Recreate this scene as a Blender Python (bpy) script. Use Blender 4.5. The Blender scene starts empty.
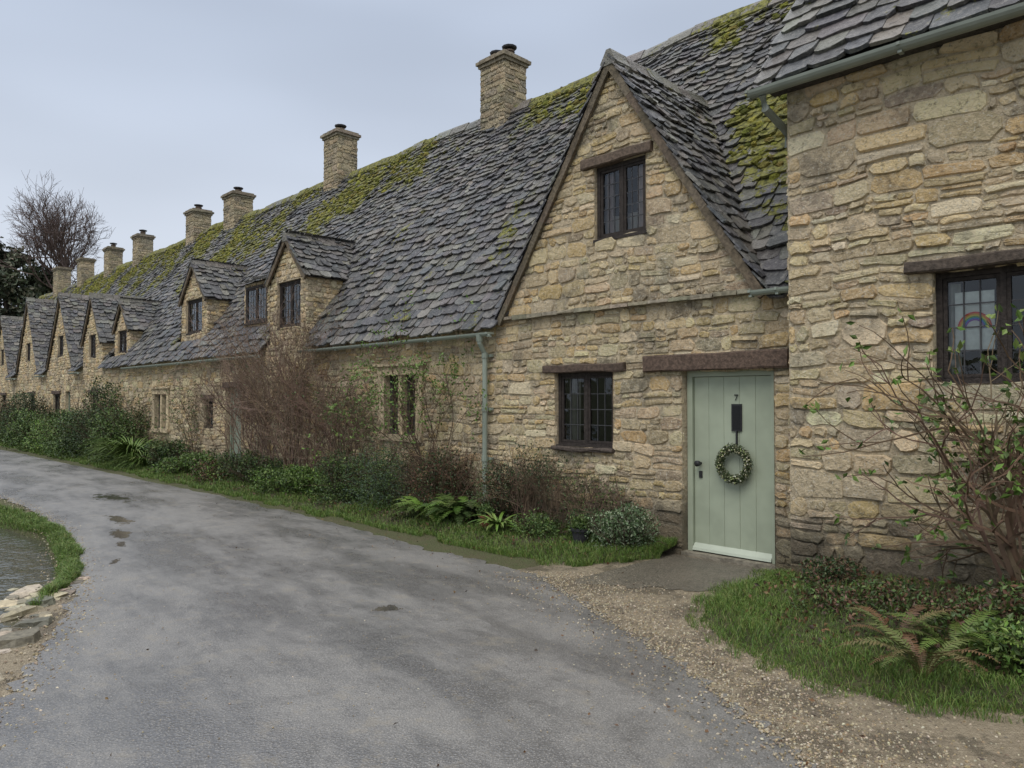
import bpy, math, random
from mathutils import Vector, Matrix, noise
R = random.Random(11)
scene = bpy.context.scene
U = R.uniform
P0 = (2.47, 6.96); DX, DY = -.699, .715; NX, NY = .715, .699
def W(s, n, z): return (P0[0]+s*DX+n*NX, P0[1]+s*DY+n*NY, z)
def toSN(x, y):
    a, b = x-P0[0], y-P0[1]
    return a*DX+b*DY, a*NX+b*NY
def nz(x, y, z=0.0): return noise.noise(Vector((x, y, z)))
def clamp(x, a=0., b=1.): return max(a, min(b, x))
def sm(a, b, x):
    t = clamp((x-a)/(b-a)); return t*t*(3-2*t)
def lerp(a, b, t): return a+(b-a)*t
def mixc(a, b, t): return tuple(lerp(a[i], b[i], t) for i in range(3))
def vary(c, k=.15):
    f = 1+U(-k, k); return tuple(clamp(x*f*(1+U(-k, k)*.25), 0, 1) for x in c[:3])

class MB:
    def __init__(s): s.v = []; s.f = []; s.c = []
    def add(s, vs, fs, col, a=0.0):
        o = len(s.v); s.v.extend(vs)
        c = (col[0], col[1], col[2], a)
        for f in fs:
            s.f.append(tuple(i+o for i in f)); s.c.append(c)
    def addl(s, vs, fs, col, a=0.0):
        s.add([W(*v) for v in vs], [tuple(reversed(f)) for f in fs], col, a)
    def done(s, name, mat, parent=None, origin=None, smooth=False):
        me = bpy.data.meshes.new(name)
        vs = s.v
        if origin: vs = [(v[0]-origin[0], v[1]-origin[1], v[2]-origin[2]) for v in vs]
        me.from_pydata(vs, [], s.f)
        at = me.color_attributes.new('Col', 'FLOAT_COLOR', 'CORNER')
        buf = []
        for f, c in zip(s.f, s.c): buf.extend(c*len(f))
        at.data.foreach_set('color', buf)
        if smooth: me.polygons.foreach_set('use_smooth', [True]*len(me.polygons))
        me.materials.append(mat); me.update()
        ob = bpy.data.objects.new(name, me); scene.collection.objects.link(ob)
        if origin: ob.location = origin
        if parent:
            ob.parent = parent
            ob.matrix_parent_inverse = Matrix.Translation(parent.location).inverted()
        return ob
def empty(name, loc):
    e = bpy.data.objects.new(name, None); e.location = loc; e.empty_display_size = .3
    scene.collection.objects.link(e); return e

# ---------------- materials
def newmat(name):
    m = bpy.data.materials.new(name); m.use_nodes = True
    nt = m.node_tree; b = nt.nodes['Principled BSDF']
    return m, nt, b
def nd(nt, t, **k):
    n = nt.nodes.new(t)
    for a, v in k.items(): setattr(n, a, v)
    return n
def tex(nt, scale, detail=4, rough=.55, co=None, typ='ShaderNodeTexNoise'):
    t = nd(nt, typ); t.inputs['Scale'].default_value = scale
    if typ == 'ShaderNodeTexNoise':
        t.inputs['Detail'].default_value = detail; t.inputs['Roughness'].default_value = rough
    nt.links.new(co, t.inputs['Vector']); return t
def mathn(nt, op, a, b=None, c=None, clampv=False):
    m = nd(nt, 'ShaderNodeMath', operation=op, use_clamp=clampv)
    for i, v in enumerate((a, b, c)):
        if v is None: continue
        if isinstance(v, (int, float)): m.inputs[i].default_value = v
        else: nt.links.new(v, m.inputs[i])
    return m.outputs[0]
def ramp(nt, v, a, b, lo=0., hi=1.):
    m = nd(nt, 'ShaderNodeMapRange'); m.interpolation_type = 'SMOOTHSTEP'
    nt.links.new(v, m.inputs[0]); m.inputs[1].default_value = a; m.inputs[2].default_value = b
    m.inputs[3].default_value = lo; m.inputs[4].default_value = hi
    return m.outputs[0]
def mix(nt, fac, a, b, mode='MIX'):
    m = nd(nt, 'ShaderNodeMix', data_type='RGBA', blend_type=mode)
    for idx, v in ((0, fac), (6, a), (7, b)):
        if isinstance(v, (int, float)): m.inputs[idx].default_value = v
        elif isinstance(v, tuple): m.inputs[idx].default_value = (v[0], v[1], v[2], 1)
        else: nt.links.new(v, m.inputs[idx])
    return m.outputs[2]
def bumpn(nt, b, h, strength, dist=.01):
    n = nd(nt, 'ShaderNodeBump'); n.inputs['Strength'].default_value = strength
    n.inputs['Distance'].default_value = dist
    nt.links.new(h, n.inputs['Height']); nt.links.new(n.outputs[0], b.inputs['Normal'])
def amat(name, rough=.8, ns=20, amp=.3, bump=.5, bs=60, spec=.3, dist=.01):
    m, nt, b = newmat(name)
    at = nd(nt, 'ShaderNodeAttribute', attribute_name='Col')
    b.inputs['Roughness'].default_value = rough
    b.inputs['Specular IOR Level'].default_value = spec
    if not ns:
        nt.links.new(at.outputs['Color'], b.inputs['Base Color']); return m
    co = nd(nt, 'ShaderNodeTexCoord').outputs['Object']
    t = tex(nt, ns, 2, .6, co)
    f = ramp(nt, t.outputs[0], .25, .75, 1-amp, 1+amp)
    cc = nd(nt, 'ShaderNodeCombineColor')
    for i in range(3): nt.links.new(f, cc.inputs[i])
    c = mix(nt, 1.0, at.outputs['Color'], cc.outputs[0], 'MULTIPLY')
    nt.links.new(c, b.inputs['Base Color'])
    if bump:
        t2 = tex(nt, bs, 2, .65, co); bumpn(nt, b, t2.outputs[0], bump, dist)
    return m
def stone_mat(name='limestone', damp=(-.35, .25, .75)):
    m, nt, b = newmat(name)
    co = nd(nt, 'ShaderNodeTexCoord').outputs['Object']
    at = nd(nt, 'ShaderNodeAttribute', attribute_name='Col')
    t = tex(nt, 20, 4, .75, co)
    c = mix(nt, ramp(nt, t.outputs[0], .46, .66, 0, .6), at.outputs['Color'], (.68, .57, .395))
    c = mix(nt, ramp(nt, t.outputs[0], .46, .33, 0, .65), c, (.17, .135, .09))
    t = tex(nt, 1.7, 4, .75, co)      # weather staining
    c = mix(nt, ramp(nt, t.outputs[0], .51, .65, 0, .52), c, (.14, .125, .10))
    c = mix(nt, ramp(nt, t.outputs[0], .47, .36, 0, .32), c, (.62, .49, .31))
    t = tex(nt, 48, 1, .6, co)       # lichen
    c = mix(nt, ramp(nt, t.outputs[0], .6, .68, 0, .45), c, (.62, .59, .50))
    sx = nd(nt, 'ShaderNodeSeparateXYZ'); nt.links.new(co, sx.inputs[0])
    t4 = tex(nt, 2.6, 3, .8, co)
    hgt = mathn(nt, 'SUBTRACT', sx.outputs[2], mathn(nt, 'MULTIPLY', t4.outputs[0], 1.1))
    c = mix(nt, ramp(nt, hgt, damp[0], damp[1], damp[2], 0), c, (.07, .062, .045))
    nt.links.new(c, b.inputs['Base Color'])
    b.inputs['Roughness'].default_value = .85; b.inputs['Specular IOR Level'].default_value = .2
    ta = tex(nt, 26, 4, .78, co)
    bumpn(nt, b, ta.outputs[0], 1.0, .035)
    return m
def slate_mat():
    m, nt, b = newmat('stone_slate')
    co = nd(nt, 'ShaderNodeTexCoord').outputs['Object']
    at = nd(nt, 'ShaderNodeAttribute', attribute_name='Col')
    t = tex(nt, 16, 4, .75, co)
    c = mix(nt, ramp(nt, t.outputs[0], .50, .66, 0, .6), at.outputs['Color'], (.22, .21, .19))
    c = mix(nt, ramp(nt, t.outputs[0], .47, .35, 0, .6), c, (.022, .022, .022))
    tm = tex(nt, 5, 4, .8, co)
    mf = mathn(nt, 'ADD', at.outputs['Alpha'], mathn(nt, 'MULTIPLY', mathn(nt, 'SUBTRACT', tm.outputs[0], .5), 2.3))
    mf = ramp(nt, mf, .44, .62)
    mc = mix(nt, ramp(nt, t.outputs[0], .38, .6), (.055, .058, .018), (.215, .21, .05))
    c = mix(nt, mathn(nt, 'MULTIPLY', mf, .92), c, mc)
    nt.links.new(c, b.inputs['Base Color'])
    nt.links.new(ramp(nt, mf, 0, 1, .4, .95), b.inputs['Roughness'])
    b.inputs['Specular IOR Level'].default_value = .42
    ta = tex(nt, 30, 3, .75, co)
    bumpn(nt, b, ta.outputs[0], .9, .022)
    return m
M_stone = stone_mat(); M_stoneR = stone_mat('limestone_damp', (-.3, .3, .78)); M_slate = slate_mat()
M_dress = amat('dressed_limestone', .85, 14, .35, .8, 50, .2, .012)
M_mortar = stone_mat('lime_mortar')
M_timber = amat('weathered_timber', .75, 30, .4, .7, 50, .3, .01)
M_paint = amat('sage_paint', .42, 4, .09, .15, 70, .4, .004)
M_black = amat('black_painted_iron', .5, 30, .2, .1, 60, .4, .003)
M_moss = amat('moss', .95, 40, .5, 1.0, 90, .05, .02)
M_leaf = amat('leaf', .5, 0, spec=.35)
M_twig = amat('twig_bark', .85, 0, spec=.15)
M_grass = amat('grass_blade', .5, 0, spec=.35)
M_fabric = amat('curtain_fabric', .9, 20, .1, 0)
M_dark = amat('dark_interior', .95, 0)
M_peb = amat('pebble', .55, 30, .3, .5, 60, .4, .006)
M_terra = amat('terracotta', .75, 20, .2, .3, 60, .25, .005)
def glass_mat():
    m, nt, b = newmat('leaded_glass')
    nt.nodes.remove(b)
    out = nt.nodes['Material Output']
    g = nd(nt, 'ShaderNodeBsdfGlossy'); g.inputs['Roughness'].default_value = .04
    g.inputs['Color'].default_value = (.9, .95, 1, 1)
    tr = nd(nt, 'ShaderNodeBsdfTransparent'); tr.inputs['Color'].default_value = (.8, .85, .83, 1)
    fr = nd(nt, 'ShaderNodeFresnel'); fr.inputs['IOR'].default_value = 1.5
    mx = nd(nt, 'ShaderNodeMixShader')
    nt.links.new(mathn(nt, 'MULTIPLY', fr.outputs[0], 1.4, None, True), mx.inputs[0])
    nt.links.new(tr.outputs[0], mx.inputs[1]); nt.links.new(g.outputs[0], mx.inputs[2])
    nt.links.new(mx.outputs[0], out.inputs['Surface'])
    co = nd(nt, 'ShaderNodeTexCoord').outputs['Object']
    t = tex(nt, 9, 1, .5, co); bp = nd(nt, 'ShaderNodeBump'); bp.inputs['Strength'].default_value = .3
    bp.inputs['Distance'].default_value = .01
    nt.links.new(t.outputs[0], bp.inputs['Height']); nt.links.new(bp.outputs[0], g.inputs['Normal'])
    return m
M_glass = glass_mat()
def asphalt_mat():
    m, nt, b = newmat('wet_asphalt')
    co = nd(nt, 'ShaderNodeTexCoord').outputs['Object']
    mp = nd(nt, 'ShaderNodeMapping', vector_type='TEXTURE'); nt.links.new(co, mp.inputs[0])
    mp.inputs['Rotation'].default_value = (0, 0, math.radians(38)); mp.inputs['Scale'].default_value = (.9, 2.6, 1)
    t1 = tex(nt, 1.1, 5, .72, mp.outputs[0]); t2 = tex(nt, 150, 1, .7, co); t3 = tex(nt, 4, 4, .8, co)
    c = mix(nt, ramp(nt, t1.outputs[0], .38, .62), (.115, .113, .113), (.185, .178, .168))
    c = mix(nt, ramp(nt, t3.outputs[0], .48, .68, 0, .5), c, (.078, .075, .072))
    vo = tex(nt, 80, co=co, typ='ShaderNodeTexVoronoi')
    c = mix(nt, ramp(nt, vo.outputs['Distance'], .0, .5, .65, 0), c, (.36, .34, .31))
    c = mix(nt, ramp(nt, t2.outputs[0], .48, .66, 0, .6), c, (.035, .035, .035))
    c = mix(nt, ramp(nt, t3.outputs[0], .46, .34, 0, .4), c, (.22, .195, .155))
    pud = None
    for (px, py, rx, ry, an) in ((-4.62, 8.75, .10, .34, 38), (-5.15, 9.75, .12, .40, 42), (-4.3, 8.15, .06, .16, 30), (-.95, 5.62, .12, .09, 10), (-6.4, 11.9, .18, .6, 46), (-3.9, 7.3, .05, .14, 20)):
        m2 = nd(nt, 'ShaderNodeMapping', vector_type='TEXTURE'); nt.links.new(co, m2.inputs[0])
        m2.inputs['Location'].default_value = (px, py, .02); m2.inputs['Rotation'].default_value = (0, 0, math.radians(an)); m2.inputs['Scale'].default_value = (rx, ry, 1)
        ln = nd(nt, 'ShaderNodeVectorMath', operation='LENGTH'); nt.links.new(m2.outputs[0], ln.inputs[0])
        pud = ln.outputs['Value'] if pud is None else mathn(nt, 'MINIMUM', pud, ln.outputs['Value'])
    pud = ramp(nt, mathn(nt, 'ADD', pud, mathn(nt, 'MULTIPLY', mathn(nt, 'SUBTRACT', t3.outputs[0], .5), 4.)), 1.0, .8)
    c = mix(nt, mathn(nt, 'MULTIPLY', pud, .75), c, (.05, .045, .038))
    nt.links.new(c, b.inputs['Base Color'])
    r = mathn(nt, 'ADD', ramp(nt, t1.outputs[0], .36, .6, .17, .38), mathn(nt, 'MULTIPLY', t2.outputs[0], .16))
    r = mathn(nt, 'MULTIPLY', r, mathn(nt, 'SUBTRACT', 1., mathn(nt, 'MULTIPLY', pud, .85)))
    nt.links.new(r, b.inputs['Roughness'])
    b.inputs['Specular IOR Level'].default_value = .9
    h = mathn(nt, 'ADD', mathn(nt, 'MULTIPLY', vo.outputs['Distance'], -.7), mathn(nt, 'MULTIPLY', t3.outputs[0], 1.6))
    bp = nd(nt, 'ShaderNodeBump'); bp.inputs['Distance'].default_value = .006
    nt.links.new(mathn(nt, 'SUBTRACT', .5, mathn(nt, 'MULTIPLY', pud, .46)), bp.inputs['Strength'])
    nt.links.new(h, bp.inputs['Height']); nt.links.new(bp.outputs[0], b.inputs['Normal'])
    return m
M_asph = asphalt_mat()
def ground_mat(name, c1, c2, c3, s=6, rough=.9, vs=70, d=.015, wet=None):
    m, nt, b = newmat(name)
    co = nd(nt, 'ShaderNodeTexCoord').outputs['Object']
    t1 = tex(nt, s*.3, 4, .75, co); t2 = tex(nt, s*5, 3, .7, co)
    c = mix(nt, ramp(nt, t1.outputs[0], .35, .65), c1, c2)
    c = mix(nt, ramp(nt, t2.outputs[0], .45, .7), c, c3)
    vo = tex(nt, vs, co=co, typ='ShaderNodeTexVoronoi')
    g = nd(nt, 'ShaderNodeSeparateColor'); nt.links.new(vo.outputs['Color'], g.inputs[0])
    c = mix(nt, ramp(nt, g.outputs[0], .5, 1, 0, .5), c, c3)
    b.inputs['Roughness'].default_value = rough
    if wet:
        wf = ramp(nt, t1.outputs[0], .46, .58)
        c = mix(nt, mathn(nt, 'MULTIPLY', wf, .7), c, wet)
        nt.links.new(ramp(nt, wf, 0, 1, rough, .3), b.inputs['Roughness'])
    nt.links.new(c, b.inputs['Base Color'])
    b.inputs['Specular IOR Level'].default_value = .3
    h = mathn(nt, 'ADD', t2.outputs[0], mathn(nt, 'MULTIPLY', vo.outputs['Distance'], -1.0))
    bumpn(nt, b, h, .9, d)
    return m
M_ground = ground_mat('meadow_soil', (.065, .085, .028), (.085, .085, .04), (.09, .075, .045))
M_soil = ground_mat('verge_soil', (.05, .065, .022), (.07, .07, .03), (.06, .045, .03))
M_gravel = ground_mat('gravel_surface', (.23, .19, .13), (.165, .135, .095), (.31, .26, .185), 6, .65, 120, .01, (.10, .083, .06))
M_path = ground_mat('wet_path_surface', (.085, .075, .06), (.14, .122, .095), (.18, .16, .125), 5, .35, 50)
def water_mat():
    m, nt, b = newmat('river_water')
    b.inputs['Base Color'].default_value = (.06, .062, .045, 1)
    b.inputs['Roughness'].default_value = .06
    co = nd(nt, 'ShaderNodeTexCoord').outputs['Object']
    t = tex(nt, 5, 3, .6, co); bumpn(nt, b, t.outputs[0], .35, .05)
    return m
M_water = water_mat()

# ---------------- primitives
BF = [(0, 3, 2, 1), (4, 5, 6, 7), (0, 1, 5, 4), (1, 2, 6, 5), (2, 3, 7, 6), (3, 0, 4, 7)]
def box(mb, s0, s1, n0, n1, z0, z1, col, j=0.0, a=0.):
    if s0 > s1: s0, s1 = s1, s0
    vs = [(s0, n0, z0), (s1, n0, z0), (s1, n1, z0), (s0, n1, z0), (s0, n0, z1), (s1, n0, z1), (s1, n1, z1), (s0, n1, z1)]
    if j: vs = [(x+U(-j, j), y+U(-j, j), z+U(-j, j)) for x, y, z in vs]
    mb.addl(vs, BF, col, a)
def beam(mb, s0, s1, n0, n1, z0, z1, col, seg=8, j=.006):
    prof = [(n0+.012, z0), (n1, z0), (n1, z1), (n0+.012, z1), (n0, z1-.014), (n0, z0+.014)]
    vs = []
    for i in range(seg+1):
        s = lerp(s0, s1, i/seg); dz = nz(s*2.3, z0*3)*.016
        for (n, z) in prof: vs.append((s+(U(-j, j) if i in (0, seg) else 0), n+U(-j, j), z+dz+U(-j, j)*.7))
    k = len(prof); fs = [tuple(reversed(range(k))), tuple(range(seg*k, seg*k+k))]
    for i in range(seg):
        for q in range(k):
            fs.append((i*k+q, i*k+(q+1) % k, (i+1)*k+(q+1) % k, (i+1)*k+q))
    mb.addl(vs, fs, col)
def tube(mb, pts, rad, col, k=3, a=0.):
    vs = []; n = len(pts)
    for i, p in enumerate(pts):
        p = Vector(p); q = Vector(pts[min(i+1, n-1)]) - Vector(pts[max(i-1, 0)])
        if q.length < 1e-6: q = Vector((0, 0, 1))
        q.normalize(); ax = q.orthogonal().normalized(); bx = q.cross(ax)
        r = rad[i] if isinstance(rad, (list, tuple)) else rad
        for j in range(k):
            t = 2*math.pi*j/k; vs.append(tuple(p+ax*(r*math.cos(t))+bx*(r*math.sin(t))))
    fs = []
    for i in range(n-1):
        for j in range(k): fs.append((i*k+j, i*k+(j+1) % k, (i+1)*k+(j+1) % k, (i+1)*k+j))
    fs.append(tuple(range((n-1)*k, n*k))); fs.append(tuple(reversed(range(k))))
    mb.add(vs, fs, col, a)
def stone(mb, Mf, a0, a1, z0, z1, o, col, wav):
    w = a1-a0; h = z1-z0; g = .002
    r = min(w, h)*U(.06, .3)
    A0, A1, Z0, Z1 = a0+g, a1-g, z0+g, z1-g
    r2, r3, r4 = min(w, h)*U(.05, .35), min(w, h)*U(.05, .35), min(w, h)*U(.05, .35)
    P = [(A0+r, Z0), (lerp(A0, A1, U(.4, .6)), Z0), (A1-r2, Z0), (A1, Z0+r2), (A1, Z1-r3), (A1-r3, Z1), (lerp(A0, A1, U(.4, .6)), Z1), (A0+r4, Z1), (A0, Z1-r4), (A0, Z0+r)]
    j = min(.012, h*.13); P = [(x+U(-j, j), y+U(-j, j)) for x, y in P]
    ca, cz = (a0+a1)/2+U(-.25, .25)*w, (z0+z1)/2+U(-.2, .2)*h
    bv = min(.012, h*.14); K = len(P)
    tx, tz = U(-.35, .35)*o/max(w, .1), U(-.5, .4)*o/max(h, .05)
    vs = []
    def put(a, z, oo): vs.append(Mf(a, z+wav(a, z), oo))
    for (a, z) in P: put(a, z, -.012)
    for (a, z) in P:
        aa = a+(bv if a < ca else -bv); zz = z+(bv if z < cz else -bv)
        if a == P[1][0] or a == P[6][0]: aa = a
        put(aa, zz, o+tx*(a-ca)+tz*(z-cz)+U(-.004, .004))
    put(ca, cz, o+U(-.003, .009))
    fs = []
    for i in range(K):
        k2 = (i+1) % K
        fs.append((i, k2, K+k2, K+i)); fs.append((K+i, K+k2, 2*K))
    mb.addl(vs, fs, col)
warm = lambda L: [(r*1.04, g*1.02, b*.93) for r, g, b in L]
PAL = warm([(.52, .41, .26), (.45, .37, .25), (.56, .47, .32), (.38, .31, .22), (.51, .375, .20), (.32, .27, .20), (.54, .44, .285), (.46, .39, .27), (.60, .52, .38), (.48, .36, .20), (.56, .46, .30)])
PALR = warm([(.56, .46, .30), (.50, .42, .29), (.60, .51, .36), (.43, .37, .275), (.56, .42, .24), (.52, .43, .29), (.38, .32, .245), (.60, .49, .31), (.64, .57, .43)])
def stone_wall(getmb, Mf, a0, a1, z0, zt, ops=(), xlim=None, hr=(.08, .19), wr=(.10, .36), out=(.004, .024), pal=PAL, amp=.028, split=.52):
    def wav(a, z): return amp*(nz(a*1.1, z*1.7, 3.3)*2+.6*nz(a*4.5, z*3, 8.))*min(1, (zt-z)*5+.1, )
    def run(x0, x1, b, t):
        if t-b < .028: return
        x = x0
        while x < x1-.02:
            hh = t-b
            w = U(*wr)*(.5+hh*4.2)
            nx_ = x+w
            if x1-nx_ < .09: nx_ = x1
            c = vary(R.choice(pal), .2)
            mbx = getmb((x+nx_)/2)
            if hh > .11 and R.random() < split:
                m = b+hh*U(.35, .65)
                for (lo_, hi_) in ((b, m), (m, t)):
                    if nx_-x > .17 and R.random() < .6:
                        q = x+(nx_-x)*U(.3, .7)
                        stone(mbx, Mf, x, q, lo_, hi_, U(*out), vary(R.choice(pal), .2), wav)
                        stone(mbx, Mf, q, nx_, lo_, hi_, U(*out), vary(R.choice(pal), .2), wav)
                    else: stone(mbx, Mf, x, nx_, lo_, hi_, U(*out), vary(R.choice(pal), .2), wav)
            else: stone(mbx, Mf, x, nx_, b, t, U(*out), c, wav)
            x = nx_
    z = z0
    while z < zt-.02:
        z1 = z+U(*hr)
        if zt-z1 < .06: z1 = zt
        L, Rr = (a0, a1) if xlim is None else xlim((z+z1)/2)
        iv = [(L, Rr)]; extra = []
        for (o0, o1, b, t) in ops:
            if t <= z+.012 or b >= z1-.012: continue
            niv = []
            for (p, q) in iv:
                if o1 <= p or o0 >= q: niv.append((p, q)); continue
                if o0-p > .03: niv.append((p, o0))
                if q-o1 > .03: niv.append((o1, q))
                if z1-t > .028: extra.append((max(p, o0), min(q, o1), t, z1))
                if b-z > .028: extra.append((max(p, o0), min(q, o1), z, b))
            iv = niv
        for (p, q) in iv:
            if q-p > .04: run(p, q, z, z1)
        for (p, q, b, t) in extra: run(p, q, b, t)
        z = z1
MORT = (.49, .41, .285)
def backing(mb, Mf, a0, a1, zb, zt, ops=(), brk=(), depth=.15, col=MORT, rcol=(.46, .38, .26), rv=None):
    xs = sorted(set([a0, a1]+[x for o in ops for x in o[:2]]+list(brk)))
    xs = [x for x in xs if a0 <= x <= a1]
    for p, q in zip(xs[:-1], xs[1:]):
        m = (p+q)/2
        os_ = sorted([(o[2], o[3]) for o in ops if o[0] < m < o[1]])
        lo = [zb(p), zb(q)]
        for (b, t) in os_:
            if b > max(lo): mb.addl([Mf(p, lo[0], 0), Mf(q, lo[1], 0), Mf(q, b, 0), Mf(p, b, 0)], [(0, 1, 2, 3)], col)
            lo = [t, t]
        if max(zt(p)-lo[0], zt(q)-lo[1]) > .001:
            mb.addl([Mf(p, lo[0], 0), Mf(q, lo[1], 0), Mf(q, zt(q), 0), Mf(p, zt(p), 0)], [(0, 1, 2, 3)], col)
    for (p, q, b, t) in ops:
        r = rv if rv is not None else mb
        d = -depth
        for (x1, y1, x2, y2) in ((p, b, q, b), (q, b, q, t), (q, t, p, t), (p, t, p, b)):
            r.addl([Mf(x1, y1, .012), Mf(x2, y2, .012), Mf(x2, y2, d), Mf(x1, y1, d)], [(0, 3, 2, 1)], vary(rcol, .1))
def front(n0): return lambda a, z, o: (a, n0-o, z)

# ---------------- cottages registry
SP = [(3.8, 'B'), (10.42, 'C'), (18.5, 'D'), (23.3, 'E'), (27.7, 'F'), (32.4, 'G'), (99, 'H')]
def hid(s):
    for lim, k in SP:
        if s < lim: return k
parts = {}
def part(h, kind):
    return parts.setdefault((h, kind), MB())
def pf(kind): return lambda s: part(hid(s), kind)
def pc(kind, h): return lambda s: part(h, kind)

SL = 1.388; AN = math.atan(SL); CS, SN = math.cos(AN), math.sin(AN)
EN, EZ = -.15, 2.50
RN, RZ = 3.2, 7.15
LEN = (RN-EN)/CS
def mainz(n): return EZ+SL*(n-EN)
def mainn(z): return EN+(z-EZ)/SL
def sag(s): return .12*nz(s*.22, 5.1)+.05*nz(s*.9, 1.1)
GAB = [(1.88, 1.85, 2.60, 5.46, 0.), (21.9, 1.05, 3.3, 4.8, 0.), (25.6, 1.7, 2.7, 5.2, 0.), (30.4, 1.8, 2.7, 5.5, 0.), (35.3, 1.7, 2.7, 5.2, 0.), (39.8, 1.6, 2.7, 5.2, 0.)]
DOR = [(9.5, .78, 3.82, 4.66, 0.), (14.75, .85, 3.95, 4.9, .3), (19.75, .75, 3.55, 4.45, .2)]
CAT = (10.86, 12.0)
def under(s, z, n):
    for (sc, hw, zE, zA, nf) in GAB+DOR:
        if abs(s-sc) < hw and n > nf-.1:
            if zA-(zA-zE)*abs(s-sc)/hw > z+.12: return True
    if CAT[0] < s < CAT[1] and n > .3 and 4.05+.47*(n-.3) > z+.06: return True
    return False
def moss_main(s, n):
    v = .08*sm(1.0, 3.2, n)
    f = noise.fractal(Vector((s*.55, n*.8, 2.2)), 1.0, 2.0, 4)
    g = noise.fractal(Vector((s*1.6, n*1.6, 7.2)), 1.0, 2.0, 3)
    if s > 7: v += sm(7.4, 9.4, s)*sm(1.4, 2.6, n+.8*f)*.46
    if s > 14: v += .08*sm(.6, 2.2, n)
    v += .46*sm(2.3, 2.8, n)*sm(3.9, 4.5, s)*sm(6.6, 5.9, s)
    d = abs(s-(.1+.82*(n-.63)))
    v += .85*sm(.62, .25, d)*sm(.2, .6, n)*sm(2.3, 1.7, n)
    v += .30*sm(2.6, 3.0, n)*sm(3.0, 1.5, s)
    return clamp(v+.36*f+.42*g, 0, .9)
SCOL = [(.078, .078, .08), (.105, .10, .095), (.062, .063, .067), (.135, .127, .112), (.09, .082, .071), (.073, .075, .082), (.16, .15, .128), (.05, .05, .053)]
def tile(mb, Pf, u0, u1, v0, L, th, col, moss):
    sk = U(-.022, .022); g = .003; lift = U(0, .018); tl = U(-.009, .009)
    lo, hi = v0+U(-.024, .024), v0+L
    ol, oh = th*1.9+lift, th*.9
    q = min(.05, (u1-u0)*.24)
    m = lerp(u0, u1, U(.35, .65))
    pts = [(u0+g, lo+q*U(.1, 1.0)), (u0+g+q, lo+U(-.006, .006)), (m, lo+sk*.5+U(-.012, .012)), (u1-g-q, lo+sk), (u1-g, lo+sk+q*U(.1, 1.)), (u1-g+U(-.01, .01), hi), (u0+g, hi)]
    N = len(pts); vs = []
    for i, (u, v) in enumerate(pts):
        o = oh if i > 4 else ol+tl*(i-2)*.5+U(-.004, .005)
        vs.append(Pf(u, v, o))
    for i, (u, v) in enumerate(pts):
        o = 0 if i > 4 else ol-th+tl*(i-2)*.5
        vs.append(Pf(u, v, o))
    fs = [tuple(range(N))]+[((i+1) % N, i, N+i, N+(i+1) % N) for i in (0, 1, 2, 3, 4, 6)]
    mb.addl(vs, fs, col, moss)
def lump(mb, P, r, h, col):
    vs = []; K = 7
    for ring, (rr, hh) in enumerate(((1, 0), (.75, .6))):
        for i in range(K):
            t = 2*math.pi*(i+.5*ring)/K; k = r*rr*U(.6, 1.3)
            vs.append(P(math.cos(t)*k, math.sin(t)*k*.8, h*hh*U(.8, 1.2)-(.02 if ring == 0 else 0)))
    vs.append(P(0, 0, h))
    fs = []
    for i in range(K):
        k2 = (i+1) % K
        fs.append((i, k2, K+k2, K+i)); fs.append((K+i, K+k2, 2*K))
    mb.addl(vs, fs, col)
MC = [(.185, .185, .04), (.13, .135, .033), (.235, .225, .055), (.085, .092, .026), (.16, .14, .045)]
def roof_rows(total, e0=.2, e1=.105):
    out = []; v = 0
    while v < total-.04:
        e = lerp(e0, e1, v/total)*U(.9, 1.1); out.append((v, e)); v += e
    return out
def tile_slope(getmb, getmoss, Pf, total, ulim, zfun, skip=None, mossf=None, e0=.175, e1=.095, wr=(.09, .33), th=(.015, .032)):
    for (v, e) in roof_rows(total, e0, e1):
        u0, u1 = ulim(v+e*.5)
        x = u0-U(0, .1)
        ws = lerp(1.0, .68, v/total)
        while x < u1:
            w = U(*wr)*ws; xe = min(x+w, u1+.03)
            if xe-x > .04:
                x_ = max(x, u0)
                cx, cn = (x_+xe)/2, v+e*.5
                if not (skip and skip(cx, cn)) and xe-x_ > .03:
                    ms = mossf(cx, cn) if mossf else 0.
                    tile(getmb(cx), Pf, x_, xe, v, e*1.5, U(*th), vary(R.choice(SCOL), .22), ms)
                    if ms > .48 and R.random() < (ms-.33)*1.5:
                        for _ in range(2):
                            uu, vv = cx+U(-.1, .1), v+U(0, e)
                            lump(getmoss(cx), lambda a, b, o: Pf(uu+a, vv+b, .045+o), U(.025, .085), U(.012, .045), vary(R.choice(MC), .2))
            x += w
def Pmain(u, v, o): return (u, EN+v*CS-o*SN, EZ+v*SN+o*CS+sag(u)*sm(.3, LEN, v))
def v2n(v): return EN+v*CS
tile_slope(pf('slate_roof'), pf('roof_moss'), Pmain, LEN, lambda v: (-4.5, 44.), None,
           skip=lambda u, v: under(u, EZ+v*SN, v2n(v)), mossf=lambda u, v: moss_main(u, v2n(v)))
lims = [(-4.5, 3.8, 'B'), (3.8, 10.42, 'C'), (10.42, 18.5, 'D'), (18.5, 23.3, 'E'), (23.3, 27.7, 'F'), (27.7, 32.4, 'G'), (32.4, 44., 'H')]
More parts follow.
